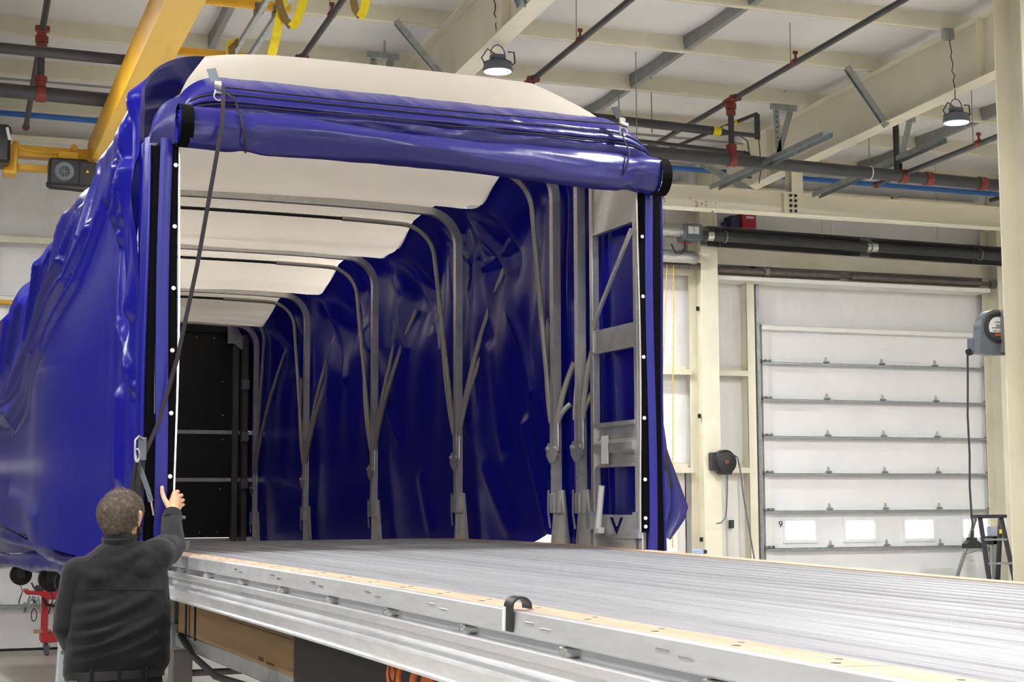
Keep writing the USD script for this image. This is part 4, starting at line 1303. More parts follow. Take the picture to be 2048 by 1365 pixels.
buckle(1.57, 7.515, 3.80, 'steel buckle on the upper left of the blue header')
buckle(3.81, 7.535, 3.825, 'steel buckle on the upper right of the blue header')
solo('black_cord', 'thin black cord running across the blue header between the two buckles', 'cord', MB().tube([(1.575 + (3.80 - 1.575) * s, 7.515, 3.805 + .012 * s - .012 * sin(pi * s)) for s in np.linspace(0, 1, 20)], .0045, 6), ROPE, frame='T')
def roll_arc(x, a0, a1, n=10, r=.096):
    return [(x, 7.50 - r * .93 * cos(q), 3.588 - .02 * (x - 1.45) + r * 1.03 * sin(q)) for q in np.linspace(a0, a1, n)]


solo('black_cord', 'black cord tied round the left end of the rolled curtain', 'cord', MB().tube([(1.58, 7.505, 3.79), (1.64, 7.44, 3.73)] + [(1.66 + .05 * i / 9, y, z) for i, (x, y, z) in enumerate(roll_arc(1.7, .8, -1.7))], .005, 6), ROPE, frame='T')
solo('black_cord', 'black cord tied round the right end of the rolled curtain', 'cord', MB().tube([(3.805, 7.53, 3.80), (3.80, 7.50, 3.73)] + [(3.80 - .07 * i / 9, y, z) for i, (x, y, z) in enumerate(roll_arc(1.7, .8, -1.7, r=.097))], .005, 6), ROPE, frame='T')
# long pull strap from the left buckle down to the hook at the post, and its tails
solo('pull_strap', 'long dark strap hanging from the left buckle down across the opening', 'strap',
     MB().strap([(1.572, 7.40, 3.78), (1.565, 7.37, 3.60), (1.53, 7.39, 3.35), (1.47, 7.45, 2.9), (1.395, 7.52, 2.45), (1.32, 7.55, 2.15), (1.25, 7.55, 1.98), (1.235, 7.55, 1.70)], .020, .004, up=(0, 1, 0)), M('dark_purple_webbing', '#2a242c', .75), frame='T')
t = thing('snap_hook', 'steel snap hook with black straps hanging beside the left post above the man', 'hook', (1.22, 7.53, 1.55), frame='T')
part('hook', MB().tube([(1.245, 7.53, 2.06), (1.222, 7.53, 2.075), (1.205, 7.53, 2.055), (1.205, 7.53, 2.0), (1.215, 7.53, 1.95)], .006, 8), CHROME, t)
part('hook_link', MB().tube([(1.215 + .012 * cos(q), 7.53, 1.985 + .03 * sin(q)) for q in np.linspace(0, 2 * pi, 14)], .004, 6), CHROME, t)
part('tab', MB().box(1.22, 1.26, 7.535, 7.54, 1.96, 2.07, .002), GREYP, t)
part('strap', MB().strap([(1.215, 7.53, 1.955), (1.24, 7.53, 1.90), (1.27, 7.53, 1.82), (1.285, 7.53, 1.765)], .024, .004, up=(0, 1, 0)), GREYP, t)
part('strap', MB().strap([(1.212, 7.53, 1.95), (1.20, 7.53, 1.85), (1.18, 7.53, 1.70)], .02, .004, up=(0, 1, 0)), WEB, t)
part('strap', MB().strap([(1.225, 7.53, 1.95), (1.222, 7.53, 1.85), (1.215, 7.53, 1.60)], .03, .004, up=(0, 1, 0)), WEB, t)
part('end_hook', MB().tube([(1.285, 7.525, 1.765), (1.29, 7.525, 1.74), (1.298, 7.525, 1.70)], .005, 6), CHROME, t)

# ---------------------------------------------------------------- front bulkhead
t = thing('bulkhead', 'tall black bulkhead panel closing the far end of the tarp tunnel', 'panel', (2.7, 17.4, 1.25), frame='T')
zb = float(deck(2.7, 17.35)) + .002
H_ = [zb + .04, 2.0, 2.53, 3.77]
for z0, z1 in zip(H_[:-1], H_[1:]):
    part('panel', MB().box(1.40, 4.15, 17.36, 17.40, z0 + .022, z1 - .022, .004), BLACKPANEL, t)
for z in H_[1:3]:
    part('cross_rail', MB().box(1.5, 3.90, 17.33, 17.36, z - .022, z + .022, .003), ALUB, t)
part('sill', MB().box(1.5, 3.83, 17.30, 17.40, zb, zb + .05, .004), ALUB, t)
part('top_rail', MB().box(1.5, 3.83, 17.31, 17.36, 3.64, 3.75, .004), BLACKPANEL, t)
for x0, x1 in ((3.835, 3.90), (3.925, 3.985), (1.42, 1.50)):
    part('post', MB().box(x0, x1, 17.18 if x0 > 3.9 else 17.28, 17.40, zb, 3.62, .004), TRFRAME, t)
part('corner_plate', MB().extr([(3.76, 3.52), (3.84, 3.52), (3.93, 3.45), (3.93, 3.60), (3.86, 3.72), (3.76, 3.72)], lambda a, c, s: (a, 17.27 - s, c), 0, .01), ALUB, t)
for z in (1.95, 2.47, 3.05):
    part('latch_box', MB().box(3.90, 3.98, 17.10, 17.20, z - .05, z + .06, .006), GALVD, t)
bl = MB()
for x, z in ((3.43, 3.59), (3.63, 3.585), (3.74, 2.72), (3.73, 3.1), (3.74, 2.45), (3.72, 1.9), (3.5, 1.42), (3.7, 1.42)):
    bl.lathe([(0, .006), (.008, .004), (.011, 0)], (x, 17.36, z), (0, -1, 0), 8)
part('bolt', bl, CHROME, t, kind='stuff')
# ================================================================ pipes, hangers and braces under the roof
def main_z(x):
    return 5.72 - .0165 * x


t = thing('sprinkler_main', 'thick black sprinkler main pipe with red couplings under the roof', 'pipe', (3, 15.5, 5.5))
part('pipe', MB().cyl((X0 + .1, 15.5, main_z(X0)), (X1 - .1, 15.5, main_z(X1)), .070, n=20), PIPE, t)
for x in (.66, 3.2, 5.72, 8.15, 10.4, 10.75, 11.5):
    g = MB()
    g.cyl((x - .045, 15.5, main_z(x)), (x + .045, 15.5, main_z(x)), .082, n=18)
    g.box(x - .03, x + .03, 15.41, 15.45, main_z(x) - .03, main_z(x) + .03, .008)
    part('coupling', g, REDF, t, label='red pipe coupling')
for x in (6.98, 9.95):
    part('hanger_ring', MB().tube([(x, 15.5 + .078 * cos(q), main_z(x) + .078 * sin(q)) for q in np.linspace(0, 2 * pi, 18)], .006, 6), WHITEP, t)
    part('hanger_rod', MB().cyl((x, 15.5, main_z(x) + .078), (x, 15.5, roof_z(15.5) - .01), .006, n=6), GALVD, t)


def branch(x, y_end, label, dz=0.0, top=6.27):
    zb = lambda y: top + .030 * (15.5 - y) + dz
    t = thing('sprinkler_branch', label, 'pipe', (x, 12, zb(15.5)))
    part('pipe', MB().cyl((x, Y0 + .2, zb(Y0)), (x, y_end, zb(y_end)), .031, n=14), PIPE, t)
    part('end_cap', MB().cyl((x, y_end, zb(y_end)), (x, y_end + .05, zb(y_end)), .042, n=12), REDF, t)
    zm = main_z(x) + .07
    if zb(15.5) - zm > .2:
        part('riser', MB().cyl((x, 15.5, zm), (x, 15.5, zb(15.5)), .034, n=14), PIPE, t)
        for z0, z1, r in ((zm, zm + .05, .05), (zm + .05, zm + .10, .062), (zb(15.5) - .17, zb(15.5) - .12, .055), (zb(15.5) - .10, zb(15.5) - .04, .064)):
            part('fitting', MB().cyl((x, 15.5, z0), (x, 15.5, z1), r, n=14), REDF, t)
        g = MB().cyl((x, 15.38, zb(15.38)), (x, 15.62, zb(15.62)), .046, n=14)
        g.box(x - .07, x + .07, 15.36, 15.41, zb(15.4) - .03, zb(15.4) + .03, .01)
        part('tee', g, REDF, t)
    for y in (14.04, 11.0, 8.0):
        z = zb(y)
        g = MB().cyl((x, y, z + .03), (x, y, z + .11), .012, n=8)
        g.cyl((x, y - .03, z + .01), (x, y + .03, z + .01), .04, n=12)
        g.cyl((x - .02, y, z + .11), (x + .02, y, z + .11), .02, n=8)
        hd_ = part('sprinkler_head', g, REDF, t)
        part('hanger_rod', MB().cyl((x + .0, y + .1, z + .03), (x + .0, y + .1, roof_z(y + .1) - .01), .005, n=6), GALVD, t)
    return t


branch(8.15, 17.7, 'black sprinkler branch pipe with a red tee, right of the white tarp roof')
branch(5.72, 15.95, 'black sprinkler branch pipe running up from the right end of the white tarp roof')
branch(3.20, 16.05, 'black sprinkler branch pipe above the middle of the white tarp roof')
branch(.655, 19.1, 'black sprinkler branch pipe with red fittings at the far left', dz=.05)
branch(10.4, 16.04, 'black sprinkler branch pipe with a red end cap, left of the near column', dz=-.70)
solo('riser_pipe', 'black vertical pipe rising behind the right roof beam', 'pipe', MB().cyl((10.4, 15.62, main_z(10.4)), (10.4, 15.62, 6.4), .034, n=14), PIPE)
solo('sprinkler_branch', 'short black sprinkler pipe stub with a red end, against the near column', 'pipe', MB().cyl((13.2, 10.5, 5.78), (12.75, 17.0, 5.68), .03, n=12), PIPE)
solo('air_pipe', 'thin blue compressed air pipe along the back wall', 'pipe', MB().cyl((X0 + .1, 18.7, 6.37), (14.3, 18.7, 6.165), .034, n=12), BLUEP)
t = thing('side_pipe', 'black pipe run at the far left passing behind the yellow girder, above the sprinkler main', 'pipe', (-3, 14.6, 5.9))
part('pipe', MB().cyl((-9, 14.6, 5.97), (1.9, 14.6, 5.86), .05, n=14), PIPE, t)
solo('wall_conduit', 'thin grey conduit along the ceiling at upper left', 'conduit', MB().cyl((-10, 17.7, 6.42), (4.4, 17.7, 6.40), .014, n=8), GALVD)
solo('wall_conduit', 'thin grey conduit lying just under the purlins right of the tarp', 'conduit', MB().cyl((4.9, 17.75, 6.41), (9.5, 17.75, 6.36), .016, n=8), GALVD)
# gas piping beside the right roof beam
t = thing('gas_pipe', 'black gas pipe with yellow bands stepping down beside the right roof beam', 'pipe', (8, 16.3, 5.9))
part('pipe', MB().cyl((5.2, 16.3, 6.20), (8.32, 16.3, 6.115), .052, n=16), PIPE, t)
part('band', MB().cyl((8.32, 16.3, 6.115), (8.42, 16.3, 6.11), .054, n=16), YELSL, t, label='yellow pipe band')
part('reducer', MB().cyl((8.42, 16.3, 6.11), (8.52, 16.3, 6.107), .05, .03, n=14), PIPE, t)
part('pipe', MB().cyl((8.5, 16.3, 6.107), (8.92, 16.3, 6.10), .028, n=12), PIPE, t)
part('elbow', MB().cyl((8.92, 16.3, 6.06), (8.92, 16.3, 6.36), .034, n=12), PIPE, t)
part('return_pipe', MB().cyl((8.92, 16.3, 6.37), (7.9, 18.4, 6.0), .022, n=10), PIPE, t)
part('band', MB().cyl((8.80, 16.55, 6.325), (8.76, 16.63, 6.312), .026, n=10), YELSL, t, label='yellow pipe band')
part('drop_cable', MB().tube([(8.93, 16.3, 6.15), (8.95, 16.3, 5.9), (8.96, 16.3, 5.7), (8.93, 16.3, 5.52)], .006, 5), BLACKP, t)
t = thing('gas_drop', 'black pipe elbow dropping to the cream runway beam', 'pipe', (8.3, 16.4, 5.6))
part('pipe', MB().cyl((5.6, 16.4, 6.0), (8.82, 16.4, 5.90), .026, n=12), PIPE, t)
part('drop', MB().tube([(8.78, 16.4, 5.90), (8.84, 16.4, 5.885), (8.86, 16.4, 5.83), (8.86, 16.42, 5.60)], .034, 12), PIPE, t)
part('flex_cable', MB().tube([(8.86, 16.4, 5.9), (8.84, 16.4, 6.05), (8.72, 16.4, 6.12), (8.62, 16.4, 6.08), (8.6, 16.4, 6.0), (8.6, 16.4, 6.16)], .010, 6), GREYP, t)
part('detector', MB().box(8.52, 8.68, 16.36, 16.44, 6.16, 6.21, .01), CREAM, t)
for i, (x, y, zl) in enumerate(((7.25, 16.6, 5.8), (7.58, 16.4, 6.05))):
    solo('hanger_rod', ('left', 'right')[i] + ' thin hanger rod of the two beside the gas pipe', 'rod', MB().cyl((x, y, zl), (x, y, roof_z(y) - .01), .007, n=6), GALVD)

# perforated V hangers, struts and flange braces
def v_hanger(x, y, zt_, zb, label):
    t = thing('v_hanger', label, 'bracket', (x, y, zb))
    part('top_angle', MB().beam((x - .20, y, zt_), (x + .16, y, zt_), .03, .07, ch=.003), GALV, t)
    for xa in (-.13, .08):
        part('leg', MB().beam((x + xa, y - .006, zt_), (x - .10, y - .006, zb), .012, .075, up=(1, 0, 0)), GALV, t)
    part('hanger_bolt', MB().cyl((x, y, zt_), (x, y, roof_z(y) - .02), .012, n=8), GALV, t)
    h = MB()
    for k in range(9):
        q = k / 8
        h.cyl((x - .13 + .03 * q, y - .0165, zt_ - .06 + (zb - zt_ + .06) * q), (x - .13 + .03 * q, y - .0125, zt_ - .06 + (zb - zt_ + .06) * q), .010, n=6)
    part('perforation', h, INK, t, kind='stuff')


v_hanger(9.36, 16.4, roof_z(16.4) - .235, 5.93, 'perforated V-shaped steel hanger above the long grey strut')
v_hanger(4.22, 15.95, 6.545, 5.9, 'perforated V-shaped steel hanger just above the white tarp roof')
v_hanger(11.05, 16.4, roof_z(16.4) - .235, 5.85, 'small V-shaped steel hanger under the right roof beam')


def strut(p0, p1, label, w=.06, name='steel_strut'):
    p0, p1 = np.array(p0, float), np.array(p1, float)
    d = unit(p1 - p0)
    a = unit(np.cross(d, (0, 0, 1)))
    b_ = np.cross(a, d)
    t = thing(name, label, 'strut', tuple(np.minimum(p0, p1)))
    part('channel_web', MB().obox((p0 + p1) / 2, (p1 - p0) / 2, a * w, b_ * .003), GALV, t)
    for s in (-1, 1):
        part('channel_flange', MB().obox((p0 + p1) / 2 + a * s * w - b_ * .03, (p1 - p0) / 2, a * .003, b_ * .03), GALV, t)
    return t


strut((8.50, 14.0, 5.60), (8.62, 16.86, 5.585), 'long grey strut rising from the runway beam to the left of the hanger post')
strut((10.62, 15.0, 5.92), (10.05, 16.9, 5.58), 'long grey strut from the runway beam towards the right lamp')
strut((9.06, 18.0, 6.14), (9.25, 17.0, 5.58), 'short grey strut behind the runway beam near the gas pipe')
strut((9.30, 14.85, 6.60), (9.70, 14.7, 5.93), 'grey diagonal flange brace on the right roof beam', .04, 'flange_brace')
strut((4.07, 14.85, 6.60), (4.55, 14.7, 5.99), 'grey diagonal flange brace left of the left roof beam', .04, 'flange_brace')
strut((4.10, 12.0, 6.68), (4.52, 12.4, 6.05), 'grey diagonal flange brace above the left round lamp', .04, 'flange_brace')

# ================================================================ radiant tube heater by the door
t = thing('tube_heater', 'long black radiant tube heater with a polished reflector across the door head', 'heater', (11.5, 18.2, 5.1), frame='H')
hz_ = lambda x: 5.225 - .010 * (x - 9.1)
RS = [(a * cos(.95) + c * sin(.95), -a * sin(.95) + c * cos(.95)) for a, c in [(-.16, -.06), (-.15, -.05), (-.07, .085), (.07, .085), (.15, -.05), (.16, -.06)]]
P = np.array([[(x, 18.2 + a, hz_(x) + c) for a, c in RS] for x in np.linspace(9.12, 14.4, 8)])
part('reflector', MB().grid(P), M('polished_reflector', '#d8d8d6', .16, .95), t, smooth=False)
part('tube', MB().cyl((8.98, 18.17, hz_(9) - .02), (14.4, 18.17, hz_(14.4) - .02), .066, n=18), PIPE, t)
for x in (9.45, 11.75, 13.6):
    part('hanger_clip', MB().tube([(x, 18.17 + .08 * cos(q), hz_(x) - .02 + .08 * sin(q)) for q in np.linspace(0, 2 * pi, 16)], .008, 6), GALV, t)
part('coupling', MB().cyl((11.68, 18.17, hz_(11.7) - .02), (11.85, 18.17, hz_(11.8) - .02), .071, n=16), CHROME, t)
part('collar', MB().cyl((9.17, 18.17, hz_(9.2) - .02), (9.26, 18.17, hz_(9.2) - .02), .071, n=16), CHROME, t)
for x in (9.3, 11.0, 12.9):
    part('suspension_wire', MB().cyl((x, 18.2, hz_(x) + .075), (x, 18.2, roof_z(19.0) - .17), .003, n=5), GALVD, t)
t = thing('heater_burner', 'grey burner box with a white label at the left end of the tube heater', 'burner', (8.92, 18.2, 5.12), frame='H')
part('box', MB().box(8.80, 9.06, 18.06, 18.34, 5.12, 5.34, .008), GREYP, t)
part('label', MB().box(8.84, 8.92, 18.055, 18.06, 5.20, 5.30).box(8.93, 9.0, 18.055, 18.06, 5.20, 5.30), LABELM, t)
part('connector', MB().cyl((8.80, 18.16, 5.09), (8.90, 18.16, 5.085), .016, n=10), REDB, t)
t = thing('foil_duct', 'crinkled silver foil duct entering the burner box', 'duct', (8.5, 18.25, 5.15), frame='H')
m_ = []
for i, x in enumerate(np.linspace(7.6, 8.80, 40)):
    m_.append((x, 18.22, 5.25 + .01 * sin(x * 3)))
part('duct', MB().tube(m_, [.095 + .006 * (k % 2) for k in range(40)], 18), FOIL, t)
t = thing('foil_duct', 'thick silver foil pipe with a rounded end below the burner box', 'duct', (8.6, 18.3, 4.85), frame='H')
pts = [(x, 18.3, 4.92 + .0 * x) for x in np.linspace(7.5, 8.98, 36)] + [(9.03, 18.32, 4.92), (9.07, 18.38, 4.92), (9.075, 18.42, 4.92)]
part('strap_hanger', MB().cyl((8.6, 18.3, 5.0), (8.6, 18.3, roof_z(19.1) - .17), .004, n=5), GALVD, t)
part('duct', MB().tube(pts, [.085 + .004 * (k % 2) for k in range(len(pts))], 18), FOIL, t)
solo('cable_loop', 'black cable looping below the burner box', 'cable', MB().tube([(8.60, 18.1, 5.05), (8.66, 18.1, 4.93), (8.74, 18.1, 4.92), (8.80, 18.1, 5.0), (8.82, 18.12, 5.14)], .012, 6), BLACKP, frame='H')
t = thing('opener_motor', 'crimson door opener motor above the heater', 'motor', (10.4, 19.45, 5.56))
part('housing', MB().box(10.30, 10.52, 19.3, 19.6, 5.56, 5.78, .01), REDB, t)
part('label', MB().box(10.36, 10.48, 19.296, 19.3, 5.70, 5.73), LABELM, t)
part('gearbox', MB().box(10.13, 10.30, 19.34, 19.56, 5.56, 5.74, .02).cyl((10.05, 19.45, 5.62), (10.13, 19.45, 5.62), .03, n=10), M('dark_blue_housing', '#2c2c50', .5), t)
part('bracket', MB().box(10.1, 10.55, 19.55, WALL - .10, 5.53, 5.56), GALVD, t)
solo('pull_chain', 'left of two thin hoist chains hanging beside the wall column', 'chain', MB().tube([(9.10 - .003 * k, 19.25, 4.97 - .05 * k) for k in range(78)], [.006 + .003 * (k % 2) for k in range(78)], 6), YEL2)
solo('pull_chain', 'right of two thin hoist chains hanging beside the wall column', 'chain', MB().tube([(9.20 - .001 * k, 19.25, 4.97 - .05 * k) for k in range(78)], [.006 + .003 * (k % 2) for k in range(78)], 6), YEL2)
solo('chain_hoist_bar', 'dark shaft of the hidden door beside the wall column', 'shaft', MB().cyl((7.2, 19.3, 4.98), (9.62, 19.3, 4.98), .05, n=12), DSHAFT)

# ================================================================ reels, ladder and small things at the right
t = thing('hose_reel', 'round black hose reel with an orange-red badge on the wall column', 'reel', (9.85, 19.1, 2.1))
part('case', MB().lathe([(0, 0), (.155, 0), (.168, .02), (.168, .10), (.15, .13), (.145, .125), (.135, .14), (.11, .145), (.105, .135), (.06, .145), (0, .148)], (9.86, 19.19, 2.27), (0, -1, 0), 36), BLACKP, t)
part('foot', MB().box(9.76, 9.96, 19.06, 19.18, 2.10, 2.18, .02), BLACKP, t)
part('wall_bracket', MB().box(9.66, 9.74, 19.08, 19.21, 2.16, 2.40, .01), BLACKP, t)
part('badge', MB().box(9.835, 9.885, 19.036, 19.042, 2.25, 2.29, .004), ORLOGO, t)
part('badge_print', MB().box(9.845, 9.858, 19.034, 19.036, 2.26, 2.28).box(9.862, 9.876, 19.034, 19.036, 2.26, 2.28), INK, t)
GH = M('grey_hose', '#5d646c', .5)
part('hose', MB().tube([(10.0, 19.08, 2.36), (10.04, 19.08, 2.33), (10.08, 19.09, 2.18), (10.13, 19.1, 1.8), (10.20, 19.1, 1.4), (10.27, 19.1, 1.0), (10.31, 19.1, .7), (10.35, 19.1, .1)], .011, 8), GH, t)
part('hose', MB().tube([(9.89, 19.1, 2.12), (9.885, 19.1, 1.9), (9.87, 19.1, 1.65), (9.85, 19.1, 1.52), (9.79, 19.1, 1.45), (9.72, 19.12, 1.44)], .010, 8), GH, t)
t = thing('wall_can', 'small dark green canister on the white ribbed wall panel', 'canister', (10.23, 19.66, 1.36))
part('can', MB().cyl((10.23, 19.66, 1.37), (10.23, 19.66, 1.475), .036, n=16), M('dark_green_can', '#2d4644', .45), t)
part('clip', MB().box(10.19, 10.27, 19.66, 19.72, 1.36, 1.37), GALVD, t)
t = thing('cutter_case', 'pale blue and black tool case seen over the deck edge by the wall column', 'tool', (9.42, 19.1, 1.02))
part('case', MB().box(9.33, 9.47, 19.0, 19.1, 1.02, 1.10, .01), M('pale_blue_plastic', '#9fb3d8', .5), t)
part('nozzle', MB().box(9.47, 9.53, 19.02, 19.08, 1.04, 1.09, .008), BLACKP, t)
part('stand', MB().box(9.38, 9.44, 19.03, 19.07, 0, 1.02), GALVD, t)
t = thing('cord_reel', 'large slate grey cord reel with a round label on the near column', 'reel', (8.05, 10.72, 2.93))
F = lambda a, c, s: (7.985 + a, 10.72 - s, 3.145 + c)
cs = [(-.170, -.075)] + [(.160 * cos(q), .160 * sin(q)) for q in np.linspace(pi * 1.02, pi * .0, 24)] + [(.19, -.205), (-.04, -.215), (-.225, -.20), (-.225, -.075)]
part('case', MB().extr(sg.Polygon(cs).buffer(-.012).buffer(.012), F, -.0, .10), GREYP, t)
part('rim', MB().lathe([(.10, .10), (.125, .10), (.128, .112), (.11, .118), (.10, .112)], (7.985, 10.72, 3.155), (0, -1, 0), 32), BLACKP, t)
part('hub', MB().lathe([(0, .10), (.102, .10), (.102, .108), (0, .108)], (7.985, 10.72, 3.155), (0, -1, 0), 32), M('dark_grey_plastic', '#3c4046', .5), t)
LG = lambda a, c, s: (7.985 + a, 10.612 - s, 3.155 + c)
lab_ = sg.Point(0, 0).buffer(.088).intersection(sg.box(-.1, -.04, .1, .1))
part('label', MB().extr(lab_, LG, 0, .001), LABELM, t)
pr = MB()
for z, a, c in ((.045, -.03, .05), (.02, -.02, .07), (.008, -.02, .07), (-.004, -.06, .07), (-.028, -.05, -.01), (-.028, .0, .045)):
    pr.extr(sg.box(a, z - .003, c, z + .003), LG, .001, .0015)
part('label_print', pr, INK, t, kind='stuff')
part('badge', MB().extr(sg.box(-.03, -.068, .035, -.05), LG, 0, .001), ORLOGO, t)
part('mount', MB().box(8.01, 8.28, 10.556, 10.66, 2.95, 3.3, .004), GALVD, t)
part('cord_outlet', MB().cyl((7.78, 10.69, 2.96), (7.74, 10.69, 2.95), .028, n=12), RUBBER, t)
part('cord', MB().tube([(7.74, 10.69, 2.945), (7.745, 10.70, 2.88), (7.755, 10.72, 2.73), (7.742, 10.72, 2.43), (7.749, 10.72, 2.12), (7.739, 10.72, 1.86), (7.747, 10.72, 1.66), (7.755, 10.72, 1.52)], .0085, 8), M('maroon_cord', '#3c2c34', .6), t)
t = thing('outlet_box', 'black outlet box hanging on the end of the reel cord in front of the ladder', 'outlet', (7.74, 10.72, 1.366))
part('body', MB().extr([(-.075, 0), (.075, 0), (.075, .035), (.03, .065), (.03, .085), (-.03, .085), (-.03, .065), (-.075, .035)], lambda a, c, s: (7.742 + a, 10.75 - s, 1.366 + c), 0, .06), RUBBER, t)
part('strain_relief', MB().cyl((7.745, 10.72, 1.448), (7.755, 10.72, 1.51), .018, .012, n=10), RUBBER, t)
t = thing('step_ladder', 'black step ladder standing open in front of the right-hand door window', 'ladder', (13.75, 18.6, 0))
LAD = M('black_ladder_rail', '#37343a', .5, .2)
xl_ = lambda z: 13.56 + .0 * z + (1.52 - z) * -.03 + .02
xr2 = lambda z: 13.93 + (1.52 - z) * .05
for fx in (xl_, xr2):
    part('front_rail', MB().beam((fx(1.52), 18.6, 1.50), (fx(0), 18.25, 0), .07, .03, up=(0, 1, .2), ch=.004), LAD, t)
part('rear_rail', MB().beam((13.55, 18.66, 1.48), (13.36, 19.25, 0), .03, .05, up=(0, 1, 0)), GALVD, t)
part('rear_rail', MB().beam((13.97, 18.66, 1.48), (14.27, 19.25, 0), .05, .05, up=(0, 1, 0)), LAD, t)
part('top_cap', MB().box(13.50, 14.0, 18.54, 18.72, 1.49, 1.535, .01), LAD, t)
for z in (.25, .55, .86, 1.19):
    y = 18.25 + .35 * z / 1.5
    part('step', MB().box(xl_(z), xr2(z), y - .04, y + .05, z - .015, z + .015, .004), GALV, t)
part('spreader', MB().beam((13.60, 18.55, 1.08), (13.52, 18.85, .98), .02, .01), GALVD, t)
part('foot_pad', MB().box(13.45, 13.62, 18.2, 18.3, 0, .03, .008), RUBBER, t)
part('sticker', MB().box(13.86, 13.90, 18.545, 18.55, 1.27, 1.33), YELSL, t)
t = thing('switch_box', 'pale grey switch box on the wall right of the ladder', 'box', (14.1, 19.2, 1.2))
part('box', MB().box(14.09, 14.26, 19.05, 19.15, 1.22, 1.36, .008), M('pale_grey_box', '#a9aec0', .5), t)
part('bracket', MB().box(14.12, 14.3, 19.08, 19.25, 1.10, 1.22, .006), DARKU, t)
part('post', MB().box(14.15, 14.22, 19.08, 19.14, 0, 1.22), GALVD, t)

# ================================================================ yellow bridge crane at the left
def gx(y):
    return 1.375 - .0125 * (y - 5)


t = thing('crane_girder', 'yellow crane girder running over the left corner of the tarp', 'crane', (1.4, 9, 5.33))
w_ = .27
for nm_, a0, a1, z0, z1, mt in (('bottom_plate', 0, w_, 5.31, 5.325, YEL2), ('left_web', .0, .012, 5.325, 5.595, YEL), ('right_web', w_ - .012, w_, 5.325, 5.595, YEL), ('top_plate', 0, w_, 5.595, 5.61, YEL)):
    S = []
    g = MB()
    pa, pb = np.array([gx(1.0), 1.0, 0]), np.array([gx(17.1), 17.1, 0])
    c = (pa + pb) / 2
    g.obox((c[0] + (a0 + a1) / 2, c[1], (z0 + z1) / 2), ((pb - pa)[0] / 2, (pb - pa)[1] / 2, 0), ((a1 - a0) / 2, 0, 0), (0, 0, (z1 - z0) / 2))
    part(nm_, g, mt, t)
part('end_plate', MB().box(gx(17.1), gx(17.1) + w_, 17.09, 17.1, 5.31, 5.61), YEL, t)
for y in (11.52, 12.95):
    a = MB().box(gx(y) + w_, 2.30, y - .03, y + .03, 5.49, 5.55, .003)
    part('festoon_arm', a, YEL, t)
    part('arm_lip', MB().box(gx(y) + w_, 2.30, y - .034, y - .03, 5.48, 5.5), YEL2, t)
    for x in (2.06, 2.2):
        part('rail_clamp', MB().box(x - .035, x + .035, y - .045, y + .045, 5.455, 5.53, .004), DSHAFT, t)
for i, x in enumerate((2.06, 2.2)):
    solo('festoon_rail', ('left', 'right')[i] + ' of two silver track rails hung beside the yellow girder', 'rail', MB().box(x - .02, x + .02, 3.0, 16.4, 5.44, 5.48, .004), GALV)
t = thing('crane_end_truck', 'yellow end truck of the crane with twin bars and cable at the far left', 'crane', (.9, 16.95, 5.2))
part('upper_bar', MB().box(.40, 1.30, 16.85, 17.0, 5.37, 5.49, .006), YEL, t)
part('lower_bar', MB().box(.40, 1.30, 16.85, 17.0, 5.23, 5.29, .004), YEL, t)
part('end_block', MB().box(.36, .50, 16.75, 17.02, 5.16, 5.47, .01), YEL, t)
part('cable', MB().tube([(.45, 16.83, 5.50), (.55, 16.83, 5.44), (.75, 16.83, 5.42), (1.0, 16.83, 5.43), (1.08, 16.83, 5.46), (1.2, 16.83, 5.40)], .012, 6), YEL2, t)
for x in (.48, 1.07):
    part('cable_boss', MB().cyl((x, 16.80, 5.49), (x, 16.95, 5.49), .035, n=12), YEL, t)
t = thing('crane_motor', 'black crane motor with a round fan below the yellow end truck', 'motor', (1.0, 16.6, 4.98))
part('housing', MB().box(.80, 1.20, 16.46, 16.75, 5.01, 5.30, .025), BLACKP, t)
part('fan_ring', MB().lathe([(.055, 0), (.098, 0), (.10, .012), (.09, .018), (.055, .014)], (.955, 16.455, 5.155), (0, -1, 0), 32), GREYP, t)
part('fan_hub', MB().lathe([(0, .012), (.056, .008), (.056, 0), (0, 0)], (.955, 16.455, 5.155), (0, -1, 0), 24), M('charcoal', '#333538', .5), t)
for k in range(8):
    a = k * pi / 4
    part('fan_spoke', MB().beam((.955, 16.44, 5.155), (.955 + .055 * cos(a), 16.446, 5.155 + .055 * sin(a)), .006, .006), GREYP, t)
for x in (.83, 1.15):
    for z in (5.05, 5.27):
        part('screw', MB().cyl((x, 16.453, z), (x, 16.46, z), .012, n=8), RUBBER, t)
part('mount', MB().box(.9, 1.1, 16.6, 16.9, 5.28, 5.40, .006), YEL, t)
part('terminal_box', MB().box(1.10, 1.28, 16.45, 16.7, 5.02, 5.27, .01), BLACKP, t)
part('warning_mark', MB().extr([(0, .02), (.017, -.01), (-.017, -.01)], lambda a, c, s: (1.185 + a, 16.449 - s, 5.165 + c), 0, .001), YELSL, t)
part('guard_bar', MB().tube([(.79, 16.5, 5.03), (.79, 16.44, 4.99), (.84, 16.43, 4.975), (1.18, 16.43, 4.955), (1.25, 16.45, 4.97)], .014, 8), RUBBER, t)
t = thing('crane_buffer', 'black wheel motor cut by the left edge of the picture', 'motor', (.3, 16.6, 5.2))
part('housing', MB().box(.18, .42, 16.5, 16.9, 5.22, 5.62, .03), BLACKP, t)
part('pale_lever', MB().beam((.38, 16.48, 5.58), (.41, 16.48, 5.45), .02, .03), LABELM, t)
